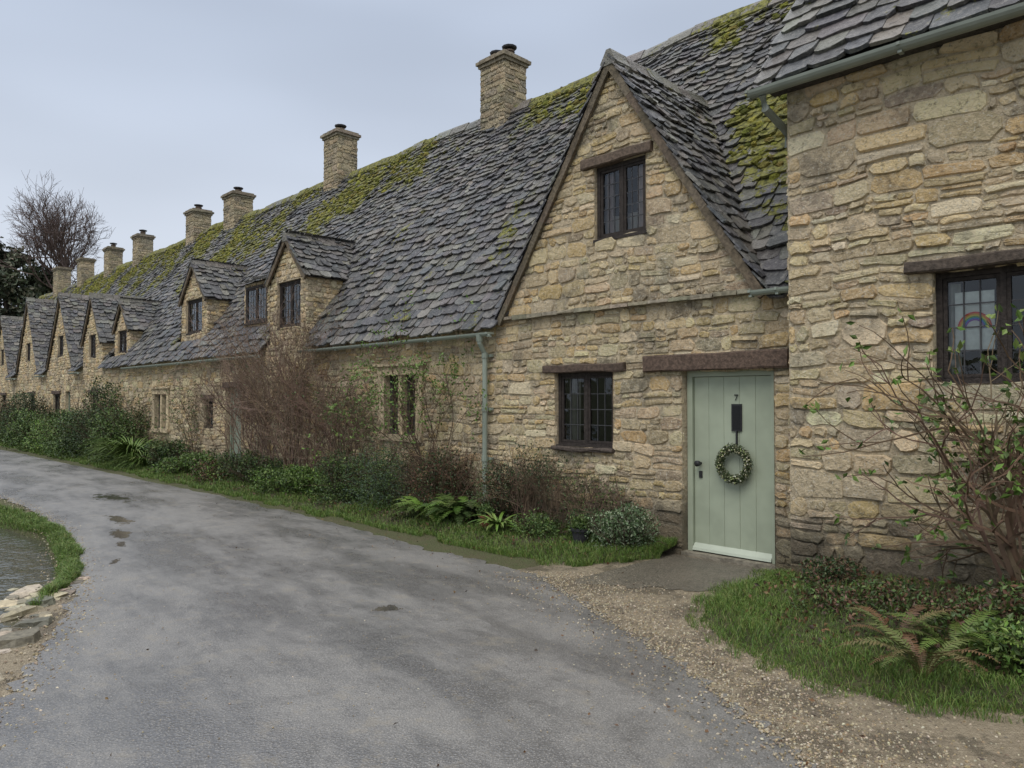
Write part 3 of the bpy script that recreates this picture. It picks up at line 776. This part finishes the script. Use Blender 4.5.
def fern(name, x, y, z, L, cnt, cols, strap=False, up=.9, lw=.26):
    mb = MB()
    for i in range(cnt):
        az = U(0, 2*math.pi); el = U(.35, 1.2)*up
        hd = Vector((math.cos(az), math.sin(az), 0)); l = L*U(.65, 1.1); col = vary(R.choice(cols), .25)
        pts = []; q = Vector((x, y, z))+hd*.03; ang = math.atan(el*2); K = 9 if strap else 14
        for k in range(K+1):
            pts.append(q.copy()); q = q+(hd*math.cos(ang)+Vector((0, 0, 1))*math.sin(ang))*l/K; ang -= U(.13, .26)*9/K
        sd = Vector((-hd.y, hd.x, 0))
        if strap:
            vs = []
            for k, p in enumerate(pts):
                w = (.022 if strap is True else strap)*math.sin(math.pi*min(1, (k+1.2)/(K+1.2)))**.6*(1-.6*(k == K)); tw = Vector((0, 0, .006))
                vs += [tuple(p-sd*w+tw), tuple(p), tuple(p+sd*w+tw)]
            mb.add(vs, [f for k in range(K) for f in ((3*k, 3*k+1, 3*k+4, 3*k+3), (3*k+1, 3*k+2, 3*k+5, 3*k+4))], col)
        else:
            tube(mb, [tuple(p) for p in pts], .002, mixc(col, (.1, .06, .03), .5), 3)
            for k in range(1, K+1):
                for h2 in (0, .5):
                    p = pts[k] if h2 == 0 else pts[k].lerp(pts[max(k-1, 0)], .5)
                    tng = (pts[k]-pts[k-1]).normalized()
                    ll = l*lw*math.sin(math.pi*(k-h2+.6)/(K+1.4))
                    for sg in (-1, 1):
                        d = (sd*sg+tng*.35+Vector((0, 0, U(-.3, .1)))).normalized()
                        u = tng*ll*.10
                        mb.add([tuple(p-u), tuple(p+d*ll*.5-u*1.0), tuple(p+d*ll), tuple(p+d*ll*.5+u*1.3), tuple(p+u)], [(0, 1, 2, 3, 4)], vary(col, .1))
    return mb.done(name, M_leaf, None, (x, y, z))

# ---------------- terrain
bankW = [(-2.2, -8), (-3.0, 1.0), (-3.12, 3.0), (-3.3, 4.4), (-3.68, 5.7), (-4.0, 6.6), (-4.62, 7.6), (-5.55, 8.9), (-6.75, 9.9), (-8.9, 11.2), (-13, 13.8), (-30, 26), (-70, 55)]
def sdist(x, y, pl):
    best = 1e9; sg = 1
    for (a, b) in zip(pl[:-1], pl[1:]):
        dx, dy = b[0]-a[0], b[1]-a[1]; t = clamp(((x-a[0])*dx+(y-a[1])*dy)/(dx*dx+dy*dy))
        ex, ey = x-a[0]-t*dx, y-a[1]-t*dy; d = math.hypot(ex, ey)
        if d < best: best = d; sg = 1 if dx*ey-dy*ex > 0 else -1
    return best*sg
def gz(x, y):
    t = sdist(x, y, bankW) if x < 2 and y < 90 else -9
    z = 0.
    if t > 0: z = -.5*sm(0, .2, t)+.7*sm(8.5, 10, t)
    s, n = toSN(x, y)
    z += 9*sm(14, 80, n)+6*sm(60, 140, s)*sm(-5, 20, n)
    if t > 12: z += 5*sm(12, 90, t)
    return z
def axis(lo, hi, step, far):
    a = []; v = lo
    while v < hi: a.append(v); v += step
    a.append(hi); g = step; v = hi; r = []
    while v < far: g *= 1.22; v += g; r.append(v)
    g = step; v = lo; l = []
    while v > -far: g *= 1.22; v -= g; l.append(v)
    return l[::-1]+a+r
xs = axis(-11, 4, .13, 500); ys = axis(2, 14, .13, 500)
mb = MB(); vs = [(x, y, gz(x, y)+(.012*nz(x*2, y*2) if sdist(x, y, bankW) > -.5 and x < 0 else 0)) for y in ys for x in xs]
nx_ = len(xs); mb.add(vs, [(j*nx_+i, j*nx_+i+1, (j+1)*nx_+i+1, (j+1)*nx_+i) for j in range(len(ys)-1) for i in range(nx_-1)], (1, 1, 1))
mb.done('ground', M_ground, smooth=True)
mb = MB(); wv = []
for (x, y) in bankW: wv.append((x+.6, y-.2, -.10))
for (x, y) in bankW: wv.append((x-9, y-7.5, -.10))
k = len(bankW); mb.add(wv, [(i, i+1, k+i+1, k+i) for i in range(k-1)], (1, 1, 1)); mb.done('river', M_water)

LE = [(-1.6, -8), (-1.95, 0), (-2.25, 2.4), (-2.45, 3.2), (-2.73, 3.95), (-2.99, 4.74), (-3.5, 5.92), (-4.2, 7.1), (-4.85, 8.1), (-5.85, 9.5), (-7.5, 11.3), (-9.4, 13.0), (-14, 16.5), (-24, 25), (-42, 42)]
RE = [(1.7, -8), (1.55, 0), (1.4, 2.4), (1.3, 3.3), (1.18, 3.82), (1.05, 4.4), (.85, 5.0), (.6, 5.75), (.25, 6.75), (-.95, 8.0), (-2.6, 9.95), (-4.65, 12.1), (-7.6, 15.0), (-15.5, 22.9), (-36, 44)]
def resample(pl, m):
    out = []
    for i in range(len(pl)-1):
        for k in range(m): t = k/m; out.append((lerp(pl[i][0], pl[i+1][0], t), lerp(pl[i][1], pl[i+1][1], t)))
    out.append(pl[-1]); return out
L2, R2 = resample(LE, 20), resample(RE, 20)
rv = []; C = 8
for i, (a, b) in enumerate(zip(L2, R2)):
    for c in range(C+1):
        t = c/C; x, y = lerp(a[0], b[0], t), lerp(a[1], b[1], t)
        if c == C: j = .10*nz(i*.25, 1)+.08*nz(i*1.2, 2)+U(-.02, .02); x += j; y += j*.6
        if c == 0: j = .08*nz(i*.2, 7)+.07*nz(i*1.1, 9)+U(-.02, .02); x += j
        rv.append((x, y, .009+.02*math.sin(math.pi*t)+.006*nz(x*.8, y*.8)*math.sin(math.pi*t)))
mb = MB(); mb.add(rv, [(i*(C+1)+c, i*(C+1)+c+1, (i+1)*(C+1)+c+1, (i+1)*(C+1)+c) for i in range(len(L2)-1) for c in range(C)], (1, 1, 1))
mb.done('road', M_asph, smooth=True)
def poly(name, pts, z, mat):
    mb = MB(); mb.add([(x, y, z) for x, y in pts], [tuple(range(len(pts)))], (1, 1, 1)); return mb.done(name, mat)
def w2(s, n): p = W(s, n, 0); return (p[0], p[1])
poly('gravel', [(1.2, -8), (1.2, 2), (.9, 3.5), (.5, 5.2), (-.2, 6.8), w2(1.6, -.6), w2(1.3, 0.05), w2(-.3, .05), w2(-.3, -.33), w2(-10, -.33), (9, -8)], .004, M_gravel)
pth = []
for i in range(9): pth.append(w2(-.24+.05*nz(i, 1)+U(-.02, .02), -.02-i*.12))
for i in range(26): pth.append(w2(-.2+i*.048, -1.0-.028*i-.16*nz(i*.35, 4)+U(-.03, .03)))
for i in range(9): pth.append(w2(1.08+.05*nz(i, 8), -1.6+i*.19))
poly('path', pth, .0085, M_path)
sh = MB(); S2 = resample(LE[3:9], 8); B2 = resample(bankW[2:8], 8)
k = min(len(S2), len(B2)); S2, B2 = S2[:k], B2[:k]
sh.add([(x+.25, y, .005) for x, y in S2]+[(x+.02, y, .004) for x, y in B2], [(i, i+1, k+i+1, k+i) for i in range(k-1)], (1, 1, 1)); sh.done('riverbank', M_gravel)

def rock(mb, x, y, z, r, fl, col, K=7):
    vs = []; rot = U(0, 6.28)
    for (rr, hh) in ((.95, -.5), (1.0, .1), (.78, .7)):
        for i in range(K):
            t = 2*math.pi*i/K; q = r*rr*U(.72, 1.25); ax, ay = math.cos(t)*q, math.sin(t)*q*.7
            vs.append((x+ax*math.cos(rot)-ay*math.sin(rot), y+ax*math.sin(rot)+ay*math.cos(rot), z+hh*r*fl*U(.8, 1.15)))
    vs.append((x, y, z+.8*r*fl)); c_ = 3*K
    fs = [(2*K+i, 2*K+(i+1) % K, c_) for i in range(K)]
    for q in range(2):
        for i in range(K): fs.append((q*K+i, q*K+(i+1) % K, (q+1)*K+(i+1) % K, (q+1)*K+i))
    mb.add(vs, fs, col)
mb = MB()
for i in range(420):
    t = U(0, 4.6); ii = int(t)+1; a, b = bankW[ii], bankW[ii+1]; f = t-int(t)
    off = U(-.7, .22)
    x, y = lerp(a[0], b[0], f)+off, lerp(a[1], b[1], f)
    if y < 1 or y > 6.7: continue
    r = U(.02, .08) if R.random() < .75 else U(.1, .2)
    rock(mb, x, y, max(gz(x, y), -.12)+.005, r, U(.15, .5), vary(R.choice([(.34, .285, .2), (.26, .22, .16), (.38, .33, .25), (.2, .175, .135), (.13, .12, .09)]), .25), R.choice((5, 6, 7, 8)))
mb.done('bank_stones', M_peb)
mb = MB(); GC = [(.34, .29, .2), (.25, .2, .14), (.42, .37, .28), (.16, .135, .10), (.28, .22, .13)]
def edge_x(y):
    for a, b in zip(RE[:-1], RE[1:]):
        if a[1] <= y <= b[1]: return lerp(a[0], b[0], (y-a[1])/(b[1]-a[1]))
    return 0
for i in range(14000):
    y = 2.3+U(0, 1)**1.3*4.6; e = edge_x(y); x = e-.05+abs(R.gauss(0, .5)) - (U(0, 1)**2*.6 if R.random() < .35 else 0)
    if x > 4.2: continue
    s, n = toSN(x, y)
    if n > -.3 or (n > -1.3 and -.2 < s < 1.1 and R.random() < .75): continue
    rock(mb, x, y, .006 if x > e else .016, U(.0025, .009), .7, vary(R.choice(GC), .2), 5)
for i in range(2600):
    y = U(2.8, 13)
    for a, b in zip(LE[:-1], LE[1:]):
        if a[1] <= y <= b[1]: ex = lerp(a[0], b[0], (y-a[1])/(b[1]-a[1]))
    x = ex+R.gauss(.02, .16)
    rock(mb, x, y, .012, U(.003, .011), .7, vary(R.choice(GC), .2), 5)
for i in range(900):
    x, y = U(-3, 1.5), U(2.5, 9)
    if x > edge_x(y): continue
    rock(mb, x, y, .03, U(.002, .006), .6, vary(R.choice(GC), .2), 5)
mb.done('gravel_stones', M_peb)

# ---------------- verge
def vout(s): return -1.27+.13*nz(s*.9, 3.)+.05*nz(s*3, 1)+.9*sm(1.75, 1.0, s)**2
def vz(s, n):
    o = vout(s); t = clamp((n-o)/(-o))
    return -.03+.08*sm(0, .25, t)+.07*t+.025*nz(s*2.2, n*2.2)+.012*nz(s*7, n*7)
mb = MB(); st = 260; K = 12; vs = []
for i in range(st+1):
    s = 1.05+43*(i/st)**1.3; o = vout(s)
    for k in range(K+1): n = lerp(o, -.0, k/K); vs.append((s, n, vz(s, n)))
mb.addl(vs, [(i*(K+1)+k, (i+1)*(K+1)+k, (i+1)*(K+1)+k+1, i*(K+1)+k+1) for i in range(st) for k in range(K)], (1, 1, 1))
mb.done('grass_verge', M_soil, smooth=True)
GR = [(.10, .17, .03), (.075, .14, .025), (.13, .20, .04), (.16, .18, .055), (.065, .115, .022)]
def blade(mb, x, y, z, h, w, lean, col):
    az = U(0, 6.283); lx, ly = math.cos(az)*lean*h, math.sin(az)*lean*h; a2 = U(0, 6.283); wx, wy = math.cos(a2)*w, math.sin(a2)*w
    mb.add([(x-wx, y-wy, z), (x+wx, y+wy, z), (x+wx*.7+lx*.4, y+wy*.7+ly*.4, z+h*.6), (x-wx*.7+lx*.4, y-wy*.7+ly*.4, z+h*.6), (x+lx, y+ly, z+h*(1-.4*lean))], [(0, 1, 2, 3), (3, 2, 4)], col)
mb = MB()
for i in range(95000):
    s = 1.05+U(0, 1)**1.5*30; o = vout(s); t = U(0, 1)**1.4
    n = lerp(o-.10, -.05, t)
    if n < o+.02 and nz(s*4, n*4, 2) < -.02: continue
    dens = nz(s*1.5, n*1.5, 9)
    if dens < -.35+.3*t and R.random() < .7: continue
    x, y, _ = W(s, n, 0); big = 1+.06*s
    blade(mb, x, y, max(vz(s, n), .006)-.004, U(.03, .08)*(1+.9*max(0, dens)), .0026*big, U(.2, .9), vary(R.choice(GR), .22))
mb.done('grass', M_grass)
BED = [(1.98, 6.45), (1.72, 6.2), (1.5, 5.85), (1.34, 5.4), (1.36, 4.95), (1.5, 4.5), (1.72, 4.12), (2.05, 3.86), (2.5, 3.76), (3.2, 3.6), (4.2, 3.3), (6.0, 2.0), (8, -.5)]
def bed_t(x, y): return sdist(x, y, BED)
def bz(x, y):
    d = bed_t(x, y)+.05*nz(x*3, y*3)
    return -.03+.11*sm(0, .25, d)+.14*sm(.2, 1.3, d)+.03*nz(x*2.5, y*2.5)+.012*nz(x*8, y*8)
mb = MB(); bs_ = resample(BED, 10); K = 14; vs = []
for i, (x, y) in enumerate(bs_):
    t = i/(len(bs_)-1)
    wx, wy, _ = W(lerp(-.30, -9, t**1.0), -.33, 0)
    for k in range(K+1):
        q = (k/K)**1.3; a, b = lerp(x, wx, q), lerp(y, wy, q); vs.append((a, b, bz(a, b)))
mb.add(vs, [(i*(K+1)+k, i*(K+1)+k+1, (i+1)*(K+1)+k+1, (i+1)*(K+1)+k) for i in range(len(bs_)-1) for k in range(K)], (1, 1, 1))
mb.done('flower_bed', M_soil, smooth=True)
mb = MB()
for i in range(110000):
    x, y = U(1.2, 5.0), U(3.0, 6.6)
    s, n = toSN(x, y)
    if n > -.36: continue
    d = bed_t(x, y)
    if d < -.09: continue
    if d < .03 and (R.random() < .5 or nz(x*5, y*5) < -.05): continue
    if d > .75 and R.random() < .75: continue
    if d > .45 and R.random() < .4: continue
    blade(mb, x, y, max(bz(x, y), .006)-.004, U(.03, .08)*(1+.7*nz(x*2, y*2)), .0022, U(.3, 1.), vary(R.choice(GR), .22))
mb.done('grass', M_grass)
mb = MB()
for i in range(34000):
    k = U(0, 5.6); i0 = int(k)+4; f = k-int(k)
    a, b = bankW[i0], bankW[i0+1]; x0, y0 = lerp(a[0], b[0], f), lerp(a[1], b[1], f)
    if y0 < 6.0 and R.random() < .8: continue
    wd = .08+.14*sm(5.7, 7.5, y0)+.6*sm(9, 11, y0)
    t = U(-.15, 1); x, y = x0+wd*t*.8, y0+wd*t*.45
    if t > .8 and nz(x*4, y*4) < 0: continue
    blade(mb, x, y, gz(x, y)-.01+.03*math.sin(math.pi*clamp(t)), U(.03, .085)*(1+.6*nz(x*2, y*2)), .003, U(.3, 1), vary(R.choice(GR), .22))
mb.done('grass', M_grass)
mb = MB()
for i in range(240):
    y = U(2.6, 12); e = edge_x(y); x = e+R.gauss(.1, .4) if R.random() < .8 else U(-3, 1)
    p = Vector((x, y, .035)); leaf(mb, p, Vector((U(-1, 1), U(-1, 1), .05)), U(.015, .035), U(.01, .022), vary(R.choice([(.12, .06, .025), (.08, .045, .025), (.16, .1, .04), (.05, .035, .025)]), .2))
for i in range(2400):
    x, y = U(1.6, 4.5), U(3.4, 6.6); s, n = toSN(x, y)
    if n > -.4 or bed_t(x, y) < .3: continue
    leaf(mb, Vector((x, y, bz(x, y)+.02)), rdir(-.2), U(.03, .055), U(.02, .035), vary(R.choice([(.13, .06, .03), (.09, .05, .03), (.05, .035, .025), (.17, .10, .05)]), .2))
for i in range(2200):
    s = U(1.2, 14); n = U(-1.1, -.1); x, y, _ = W(s, n, 0)
    leaf(mb, Vector((x, y, vz(s, n)+.02)), rdir(-.2), U(.03, .055), U(.02, .035), vary(R.choice([(.11, .06, .03), (.08, .05, .03), (.05, .035, .025)]), .2))
mb.done('fallen_leaves', M_leaf)

# ---------------- plants
RED = [(.11, .055, .035), (.08, .05, .03), (.13, .08, .04), (.06, .075, .03)]
VAR = [(.06, .10, .04), (.11, .16, .08), (.26, .30, .2), (.05, .085, .03)]
GRY = [(.06, .10, .06), (.09, .13, .085), (.05, .075, .045)]
BRT = [(.10, .18, .03), (.08, .15, .025), (.14, .20, .05)]
BRN = (.19, .135, .10)
shrub('euonymus_shrub', 1.44, -.42, .38, .52, 3800, .035, VAR)
shrub('low_shrub', 1.95, -.25, .36, .42, 2200, .035, DKG)
twiggy('bare_shrub', 2.0, -.25, .8, .85, 24, (.12, .085, .06), 2)
twiggy('bare_shrub', 2.8, -.3, .7, 1.05, 34, (.12, .085, .06), 2, ls=.035, lcols=DKG)
shrub('low_shrub', 2.5, -.55, .34, .34, 2400, .035, GREENS)
x, y, _ = W(3.05, -.70, 0); fern('hart_tongue_fern', x, y, .1, .40, 34, BRT, .018, 1.0)
x, y, _ = W(3.85, -.6, 0); fern('fern', x, y, .1, .66, 54, BRT+GREENS, False, 1.3, .15)
x, y, _ = W(4.35, -.75, 0); fern('fern', x, y, .1, .55, 44, BRT, False, 1.1, .15)
shrub('hebe_shrub', 3.45, -.3, .42, .85, 3600, .035, DKG+RED)
shrub('red_leaf_shrub', 4.55, -.35, .48, 1.0, 2800, .04, RED+DKG)
twiggy('bare_shrub', 4.7, -.3, .8, 1.05, 26, (.14, .09, .065), 1, lcols=RED)
shrub('lavender_shrub', 5.5, -.5, .65, 1.05, 8000, .035, GRY+GREENS, asp=.35)
shrub('low_shrub', 6.5, -.55, .6, .85, 5200, .04, GREENS+DKG)
shrub('ground_cover_shrub', 7.9, -.65, .6, .55, 6200, .05, BRT+GREENS, wide=1.9)
shrub('low_shrub', 9.7, -.6, .5, .65, 3800, .045, DKG+GREENS, wide=1.7)
shrub('low_shrub', 11.0, -.7, .45, .45, 2600, .05, BRT+RED, wide=1.4)
twiggy('climbing_rose', 9.2, -.22, 2.0, 2.9, 46, BRN, 1, depth=4, ls=.04, lcols=RED, r=.014, rmin=.0022)
twiggy('climbing_rose', 7.8, -.18, 1.5, 2.1, 28, (.17, .12, .09), 1, depth=4, ls=.035, lcols=RED, r=.012, rmin=.002)
twiggy('climbing_rose', 10.9, -.18, 1.0, 2.2, 18, BRN, 1, depth=4, ls=.035, lcols=RED, r=.012, rmin=.0022)
twiggy('climbing_rose', 5.0, -.12, .35, 2.3, 10, (.13, .095, .065), 5, depth=4, ls=.05, lcols=BRT, r=.011, rmin=.0018)
twiggy('climbing_rose', 6.8, -.12, .5, 1.9, 12, (.14, .10, .07), 2, depth=4, ls=.045, lcols=GREENS, r=.010, rmin=.0018)
shrub('ground_cover_shrub', 12.4, -.65, .55, .55, 5200, .06, BRT+GREENS, wide=2.4)
shrub('low_shrub', 14.0, -.5, .5, .7, 2600, .06, GREENS+DKG, wide=1.3)
twiggy('climbing_rose', 13.7, -.12, .6, 1.9, 12, (.14, .10, .07), 2, depth=3, ls=.06, lcols=GREENS, rmin=.003)
twiggy('climbing_rose', 16.9, -.12, .5, 2.0, 10, (.14, .10, .07), 2, depth=3, ls=.06, lcols=GREENS, rmin=.003)
x, y, _ = W(15.6, -.8, 0); fern('iris_clump', x, y, .05, 1.3, 280, [(.09, .15, .03), (.13, .18, .05)], .014, 1.7)
x, y, _ = W(14.7, -.8, 0); fern('iris_clump', x, y, .05, .8, 110, [(.09, .15, .03), (.13, .18, .05)], .012, 1.3)
shrub('evergreen_shrub', 17.2, -.6, .95, 1.45, 5000, .07, GREENS)
shrub('evergreen_shrub', 18.7, -.65, 1.0, 1.6, 5200, .07, DKG)
shrub('evergreen_shrub', 20.6, -.7, 1.0, 1.4, 4800, .07, GREENS)
shrub('ivy', 19.6, -.2, .7, 2.8, 6500, .07, GREENS+DKG, wide=1.5)
shrub('low_shrub', 22.6, -.8, .9, 1.1, 4000, .08, BRT+GREENS, wide=1.8)
shrub('topiary_shrub', 26.6, -.8, .95, 2.0, 6000, .07, DKG)
shrub('evergreen_shrub', 24.3, -.9, 1.0, 1.4, 4400, .08, GREENS)
shrub('brown_shrub', 31.5, -1.2, 1.6, 1.9, 5600, .09, RED, wide=1.4)
shrub('evergreen_shrub', 28.8, -.8, 1.0, 1.4, 4000, .08, BRT+DKG)
shrub('evergreen_shrub', 35, -1.2, 1.6, 1.9, 4600, .1, GREENS)
def putshrub(nm, x, y, *a, **k):
    s, n = toSN(x, y); shrub(nm, s, n, *a, **k)
putshrub('cranesbill', 2.35, 5.25, .42, .2, 2600, .035, RED+GREENS, z0=.12)
putshrub('cranesbill', 2.75, 4.85, .45, .24, 3000, .035, RED+GREENS, z0=.16)
putshrub('cranesbill', 2.55, 5.85, .35, .2, 1600, .035, DKG+RED, z0=.15)
putshrub('low_shrub', 3.3, 4.4, .45, .42, 3400, .045, GREENS+RED, z0=.15)
putshrub('low_shrub', 2.95, 4.15, .35, .25, 2200, .04, BRT+GREENS, z0=.12)
FB = [(.10, .13, .04), (.13, .11, .045), (.12, .07, .035)]
fern('fern', 2.25, 4.08, .1, .48, 13, FB, False, 2.0, .12)
fern('fern', 2.55, 4.3, .12, .48, 15, [(.10, .16, .03), (.08, .12, .03)], False, 1.8, .12)
fern('fern', 2.3, 4.45, .14, .42, 10, FB, False, 2.0, .12)
fern('fern', 2.85, 3.98, .1, .38, 12, [(.10, .16, .03), (.08, .12, .03)], False, 1.4, .13)
s, n = toSN(3.45, 4.8)
twiggy('rose_bush', s, n, .35, 2.15, 8, (.14, .095, .065), 4, depth=3, ls=.07, lcols=BRT+GREENS, z0=.2, lean=(.3, -.05), r=.022, nb=3, bend=.5, shrink=.68, sp=.8, L0=(.3, .42), rmin=.0038)
s, n = toSN(3.85, 4.6)
twiggy('rose_bush', s, n, .5, 2.0, 8, (.13, .09, .06), 4, depth=3, ls=.07, lcols=BRT, z0=.2, lean=(.2, -.05), r=.02, nb=3, bend=.5, shrink=.7, sp=.8, rmin=.0038)

def pot(s, n, r, h, col, plant=True):
    o = W(s, n, .08); e = empty('flower_pot', o); mb = MB(); T = lambda z: (o[0], o[1], .08+z)
    tube(mb, [T(0), T(h*.82), T(h*.82), T(h), T(h), T(h*.85)], [r*.72, r*.95, r*1.08, r*1.1, r*.95, r*.93], col, 18)
    mb.done('pot', M_terra, e)
    lf = MB()
    for i in range(700):
        d = rdir(.4); p = Vector(T(h))+d*r*1.2*U(.2, 1); leaf(lf, p, rdir(.5), .04, .02, vary(R.choice(GREENS), .25))
    lf.done('plant', M_leaf, e)
pot(1.86, -.62, .10, .17, (.03, .03, .033)); pot(3.35, -.62, .09, .15, (.2, .08, .045))

o = W(.445, .055, .97); e = empty('christmas_wreath', o); mb = MB(); bw = MB()
ringp = []
for i in range(25):
    t = 2*math.pi*i/24; ringp.append(W(.445+.155*math.cos(t), .05, .97+.155*math.sin(t)))
tube(bw, ringp, .02, (.06, .045, .03), 6)
for i in range(2600):
    t = U(0, 2*math.pi); q = U(0, 2*math.pi); rr = .038*U(.5, 1.1)
    R0 = .155+rr*math.cos(q)
    p = Vector(W(.445+R0*math.cos(t), .045-abs(rr*math.sin(q)), .97+R0*math.sin(t)))
    tang = Vector(W(.445+R0*math.cos(t+.3), .04, .97+R0*math.sin(t+.3)))-p
    leaf(mb, p, (tang.normalized()+rdir()*.9), U(.02, .035), .011, vary(R.choice([(.06, .085, .03), (.09, .11, .045), (.03, .05, .02), (.16, .17, .10)]), .25))
mb.done('foliage', M_leaf, e); bw.done('ring', M_twig, e)
be = MB()
for i in range(110):
    t = U(0, 2*math.pi); R0 = .155+U(-.035, .035); p = W(.445+R0*math.cos(t), .005+U(-.008, .01), .97+R0*math.sin(t))
    r = U(.004, .008); tube(be, [(p[0]-NX*k_*r, p[1]-NY*k_*r, p[2]) for k_ in (-1, -.4, .4, 1)], [r*.3, r, r, r*.3], vary(R.choice([(.5, .5, .4), (.42, .4, .25), (.25, .3, .12)]), .15), 6)
be.done('berries', M_leaf, e)

# ---------------- background trees
def bare_tree(x, y, z, H):
    mb = MB(); e = empty('bare_tree', (x, y, z)); base = Vector((x, y, z-.3))
    col = (.13, .095, .085)
    trunk = [tuple(base+Vector((nz(i, 3)*.3, nz(i, 5)*.3, H*.66*i/5))) for i in range(6)]
    tube(mb, trunk, [.40, .36, .32, .28, .24, .18], col, 8)
    for i in range(16):
        t = U(.3, 1); p = Vector(trunk[-1]).lerp(Vector(trunk[3]), 1-t)
        d = Vector((U(-1, 1)*.8, U(-1, 1)*.8, U(.35, 1.2))).normalized()
        grow(mb, p, d, H*.125, .11, 5, col, .35, 3, .75, .77, None, 3, 3, .2, .013)
    mb.done('branches', M_twig, e)
bare_tree(-36.5, 60, gz(-36.5, 60), 19.6-gz(-36.5, 60))
def ever(name, x, y, top, wd, cols, nl=6000, ls=.5):
    z = gz(x, y); H = top-z; mb = MB(); tb = MB(); e = empty(name, (x, y, z))
    tube(tb, [(x, y, z-.5), (x+.2, y, z+H*.5), (x, y, z+H*.9)], [.35, .2, .05], (.05, .04, .03), 7)
    cl = [(U(-1, 1), U(-1, 1), U(.12, 1), U(.6, 1.3)) for _ in range(60)]
    for i in range(nl):
        c = R.choice(cl); k = wd*(1.15-c[2]*.7); d = rdir(); q = wd*.3*U(.3, 1)
        p = Vector((x+c[0]*k*.8+d.x*q, y+c[1]*k*.8+d.y*q, z+c[2]*H*.93+d.z*q*.9))
        col = tuple(v*c[3] for v in vary(R.choice(cols), .25))
        leaf(mb, p, rdir(), ls*U(.5, 1), ls*.5, col)
    mb.done('foliage', M_leaf, e); tb.done('trunk', M_twig, e)
DKT = [(.06, .075, .042), (.075, .085, .052), (.045, .06, .036), (.095, .09, .06)]
ever('evergreen_tree', -41.3, 60, 15.0, 3.4, DKT, 13000)
ever('evergreen_tree', -38.4, 61, 13.4, 3.0, DKT, 11000)
ever('evergreen_tree', -44.5, 62, 15.6, 3.6, DKT, 9000)
ever('evergreen_tree', -49, 62, 14, 4, DKT)
ever('evergreen_tree', -55, 62, 16, 5, DKT)
mb = MB()
for i in range(26000):
    t = U(0, 1); x, y = lerp(-95, 90, t), lerp(55, 150, .5+.5*nz(t*7, 2))+U(-8, 8)
    s, n = toSN(x, y)
    if n < 25 and x > -30: y += 50
    z = gz(x, y); hh = (5+4*nz(x*.1, y*.05))
    leaf(mb, Vector((x, y, z+U(0, hh))), rdir(), U(.5, 1.1), U(.4, .7), vary(R.choice(DKT), .25))
mb.done('distant_trees', M_leaf)

# ---------------- world, sun, camera
w = bpy.data.worlds.new('World'); scene.world = w; w.use_nodes = True; nt = w.node_tree
bg = nt.nodes['Background']; bg.inputs['Strength'].default_value = .1
sky = nd(nt, 'ShaderNodeTexSky', sky_type='NISHITA'); sky.sun_disc = False
EL, AZ = 52, 200
sky.sun_elevation = math.radians(EL); sky.sun_rotation = math.radians(AZ)
tc = nd(nt, 'ShaderNodeTexCoord'); sx = nd(nt, 'ShaderNodeSeparateXYZ'); nt.links.new(tc.outputs['Generated'], sx.inputs[0])
g1 = ramp(nt, sx.outputs[2], .0, .5)
low = mix(nt, g1, (7.4, 7.9, 8.7), (5.4, 6.15, 7.5))
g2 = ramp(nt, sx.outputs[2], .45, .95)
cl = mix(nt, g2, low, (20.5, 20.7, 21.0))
mp = nd(nt, 'ShaderNodeMapping'); mp.inputs['Scale'].default_value = (1, 1, 3.5); nt.links.new(tc.outputs['Generated'], mp.inputs[0])
cn = tex(nt, 1.6, 2, .55, mp.outputs[0])
f = ramp(nt, cn.outputs[0], .3, .7, .91, 1.07); cc = nd(nt, 'ShaderNodeCombineColor')
for i in range(3): nt.links.new(f, cc.inputs[i])
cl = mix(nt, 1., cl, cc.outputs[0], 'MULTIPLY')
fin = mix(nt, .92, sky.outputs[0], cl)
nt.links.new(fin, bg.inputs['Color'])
sd = bpy.data.lights.new('sun', 'SUN'); sd.energy = 1.5; sd.angle = math.radians(35); sd.color = (1, .95, .88)
so = bpy.data.objects.new('sun', sd); scene.collection.objects.link(so)
az = math.radians(AZ); el = math.radians(EL)
dv = Vector((math.sin(az)*math.cos(el), math.cos(az)*math.cos(el), math.sin(el)))
so.rotation_euler = dv.to_track_quat('Z', 'Y').to_euler(); so.location = (0, -5, 30)
cd = bpy.data.cameras.new('camera'); cd.sensor_width = 36; cd.lens = 26.0; cd.clip_end = 2000; cd.clip_start = .05
co = bpy.data.objects.new('camera', cd); scene.collection.objects.link(co)
co.location = (0, 0, 1.6); co.rotation_euler = (math.radians(90+1.24), 0, 0); scene.camera = co
scene.view_settings.view_transform = 'Standard'; scene.view_settings.look = 'None'; scene.view_settings.exposure = 0
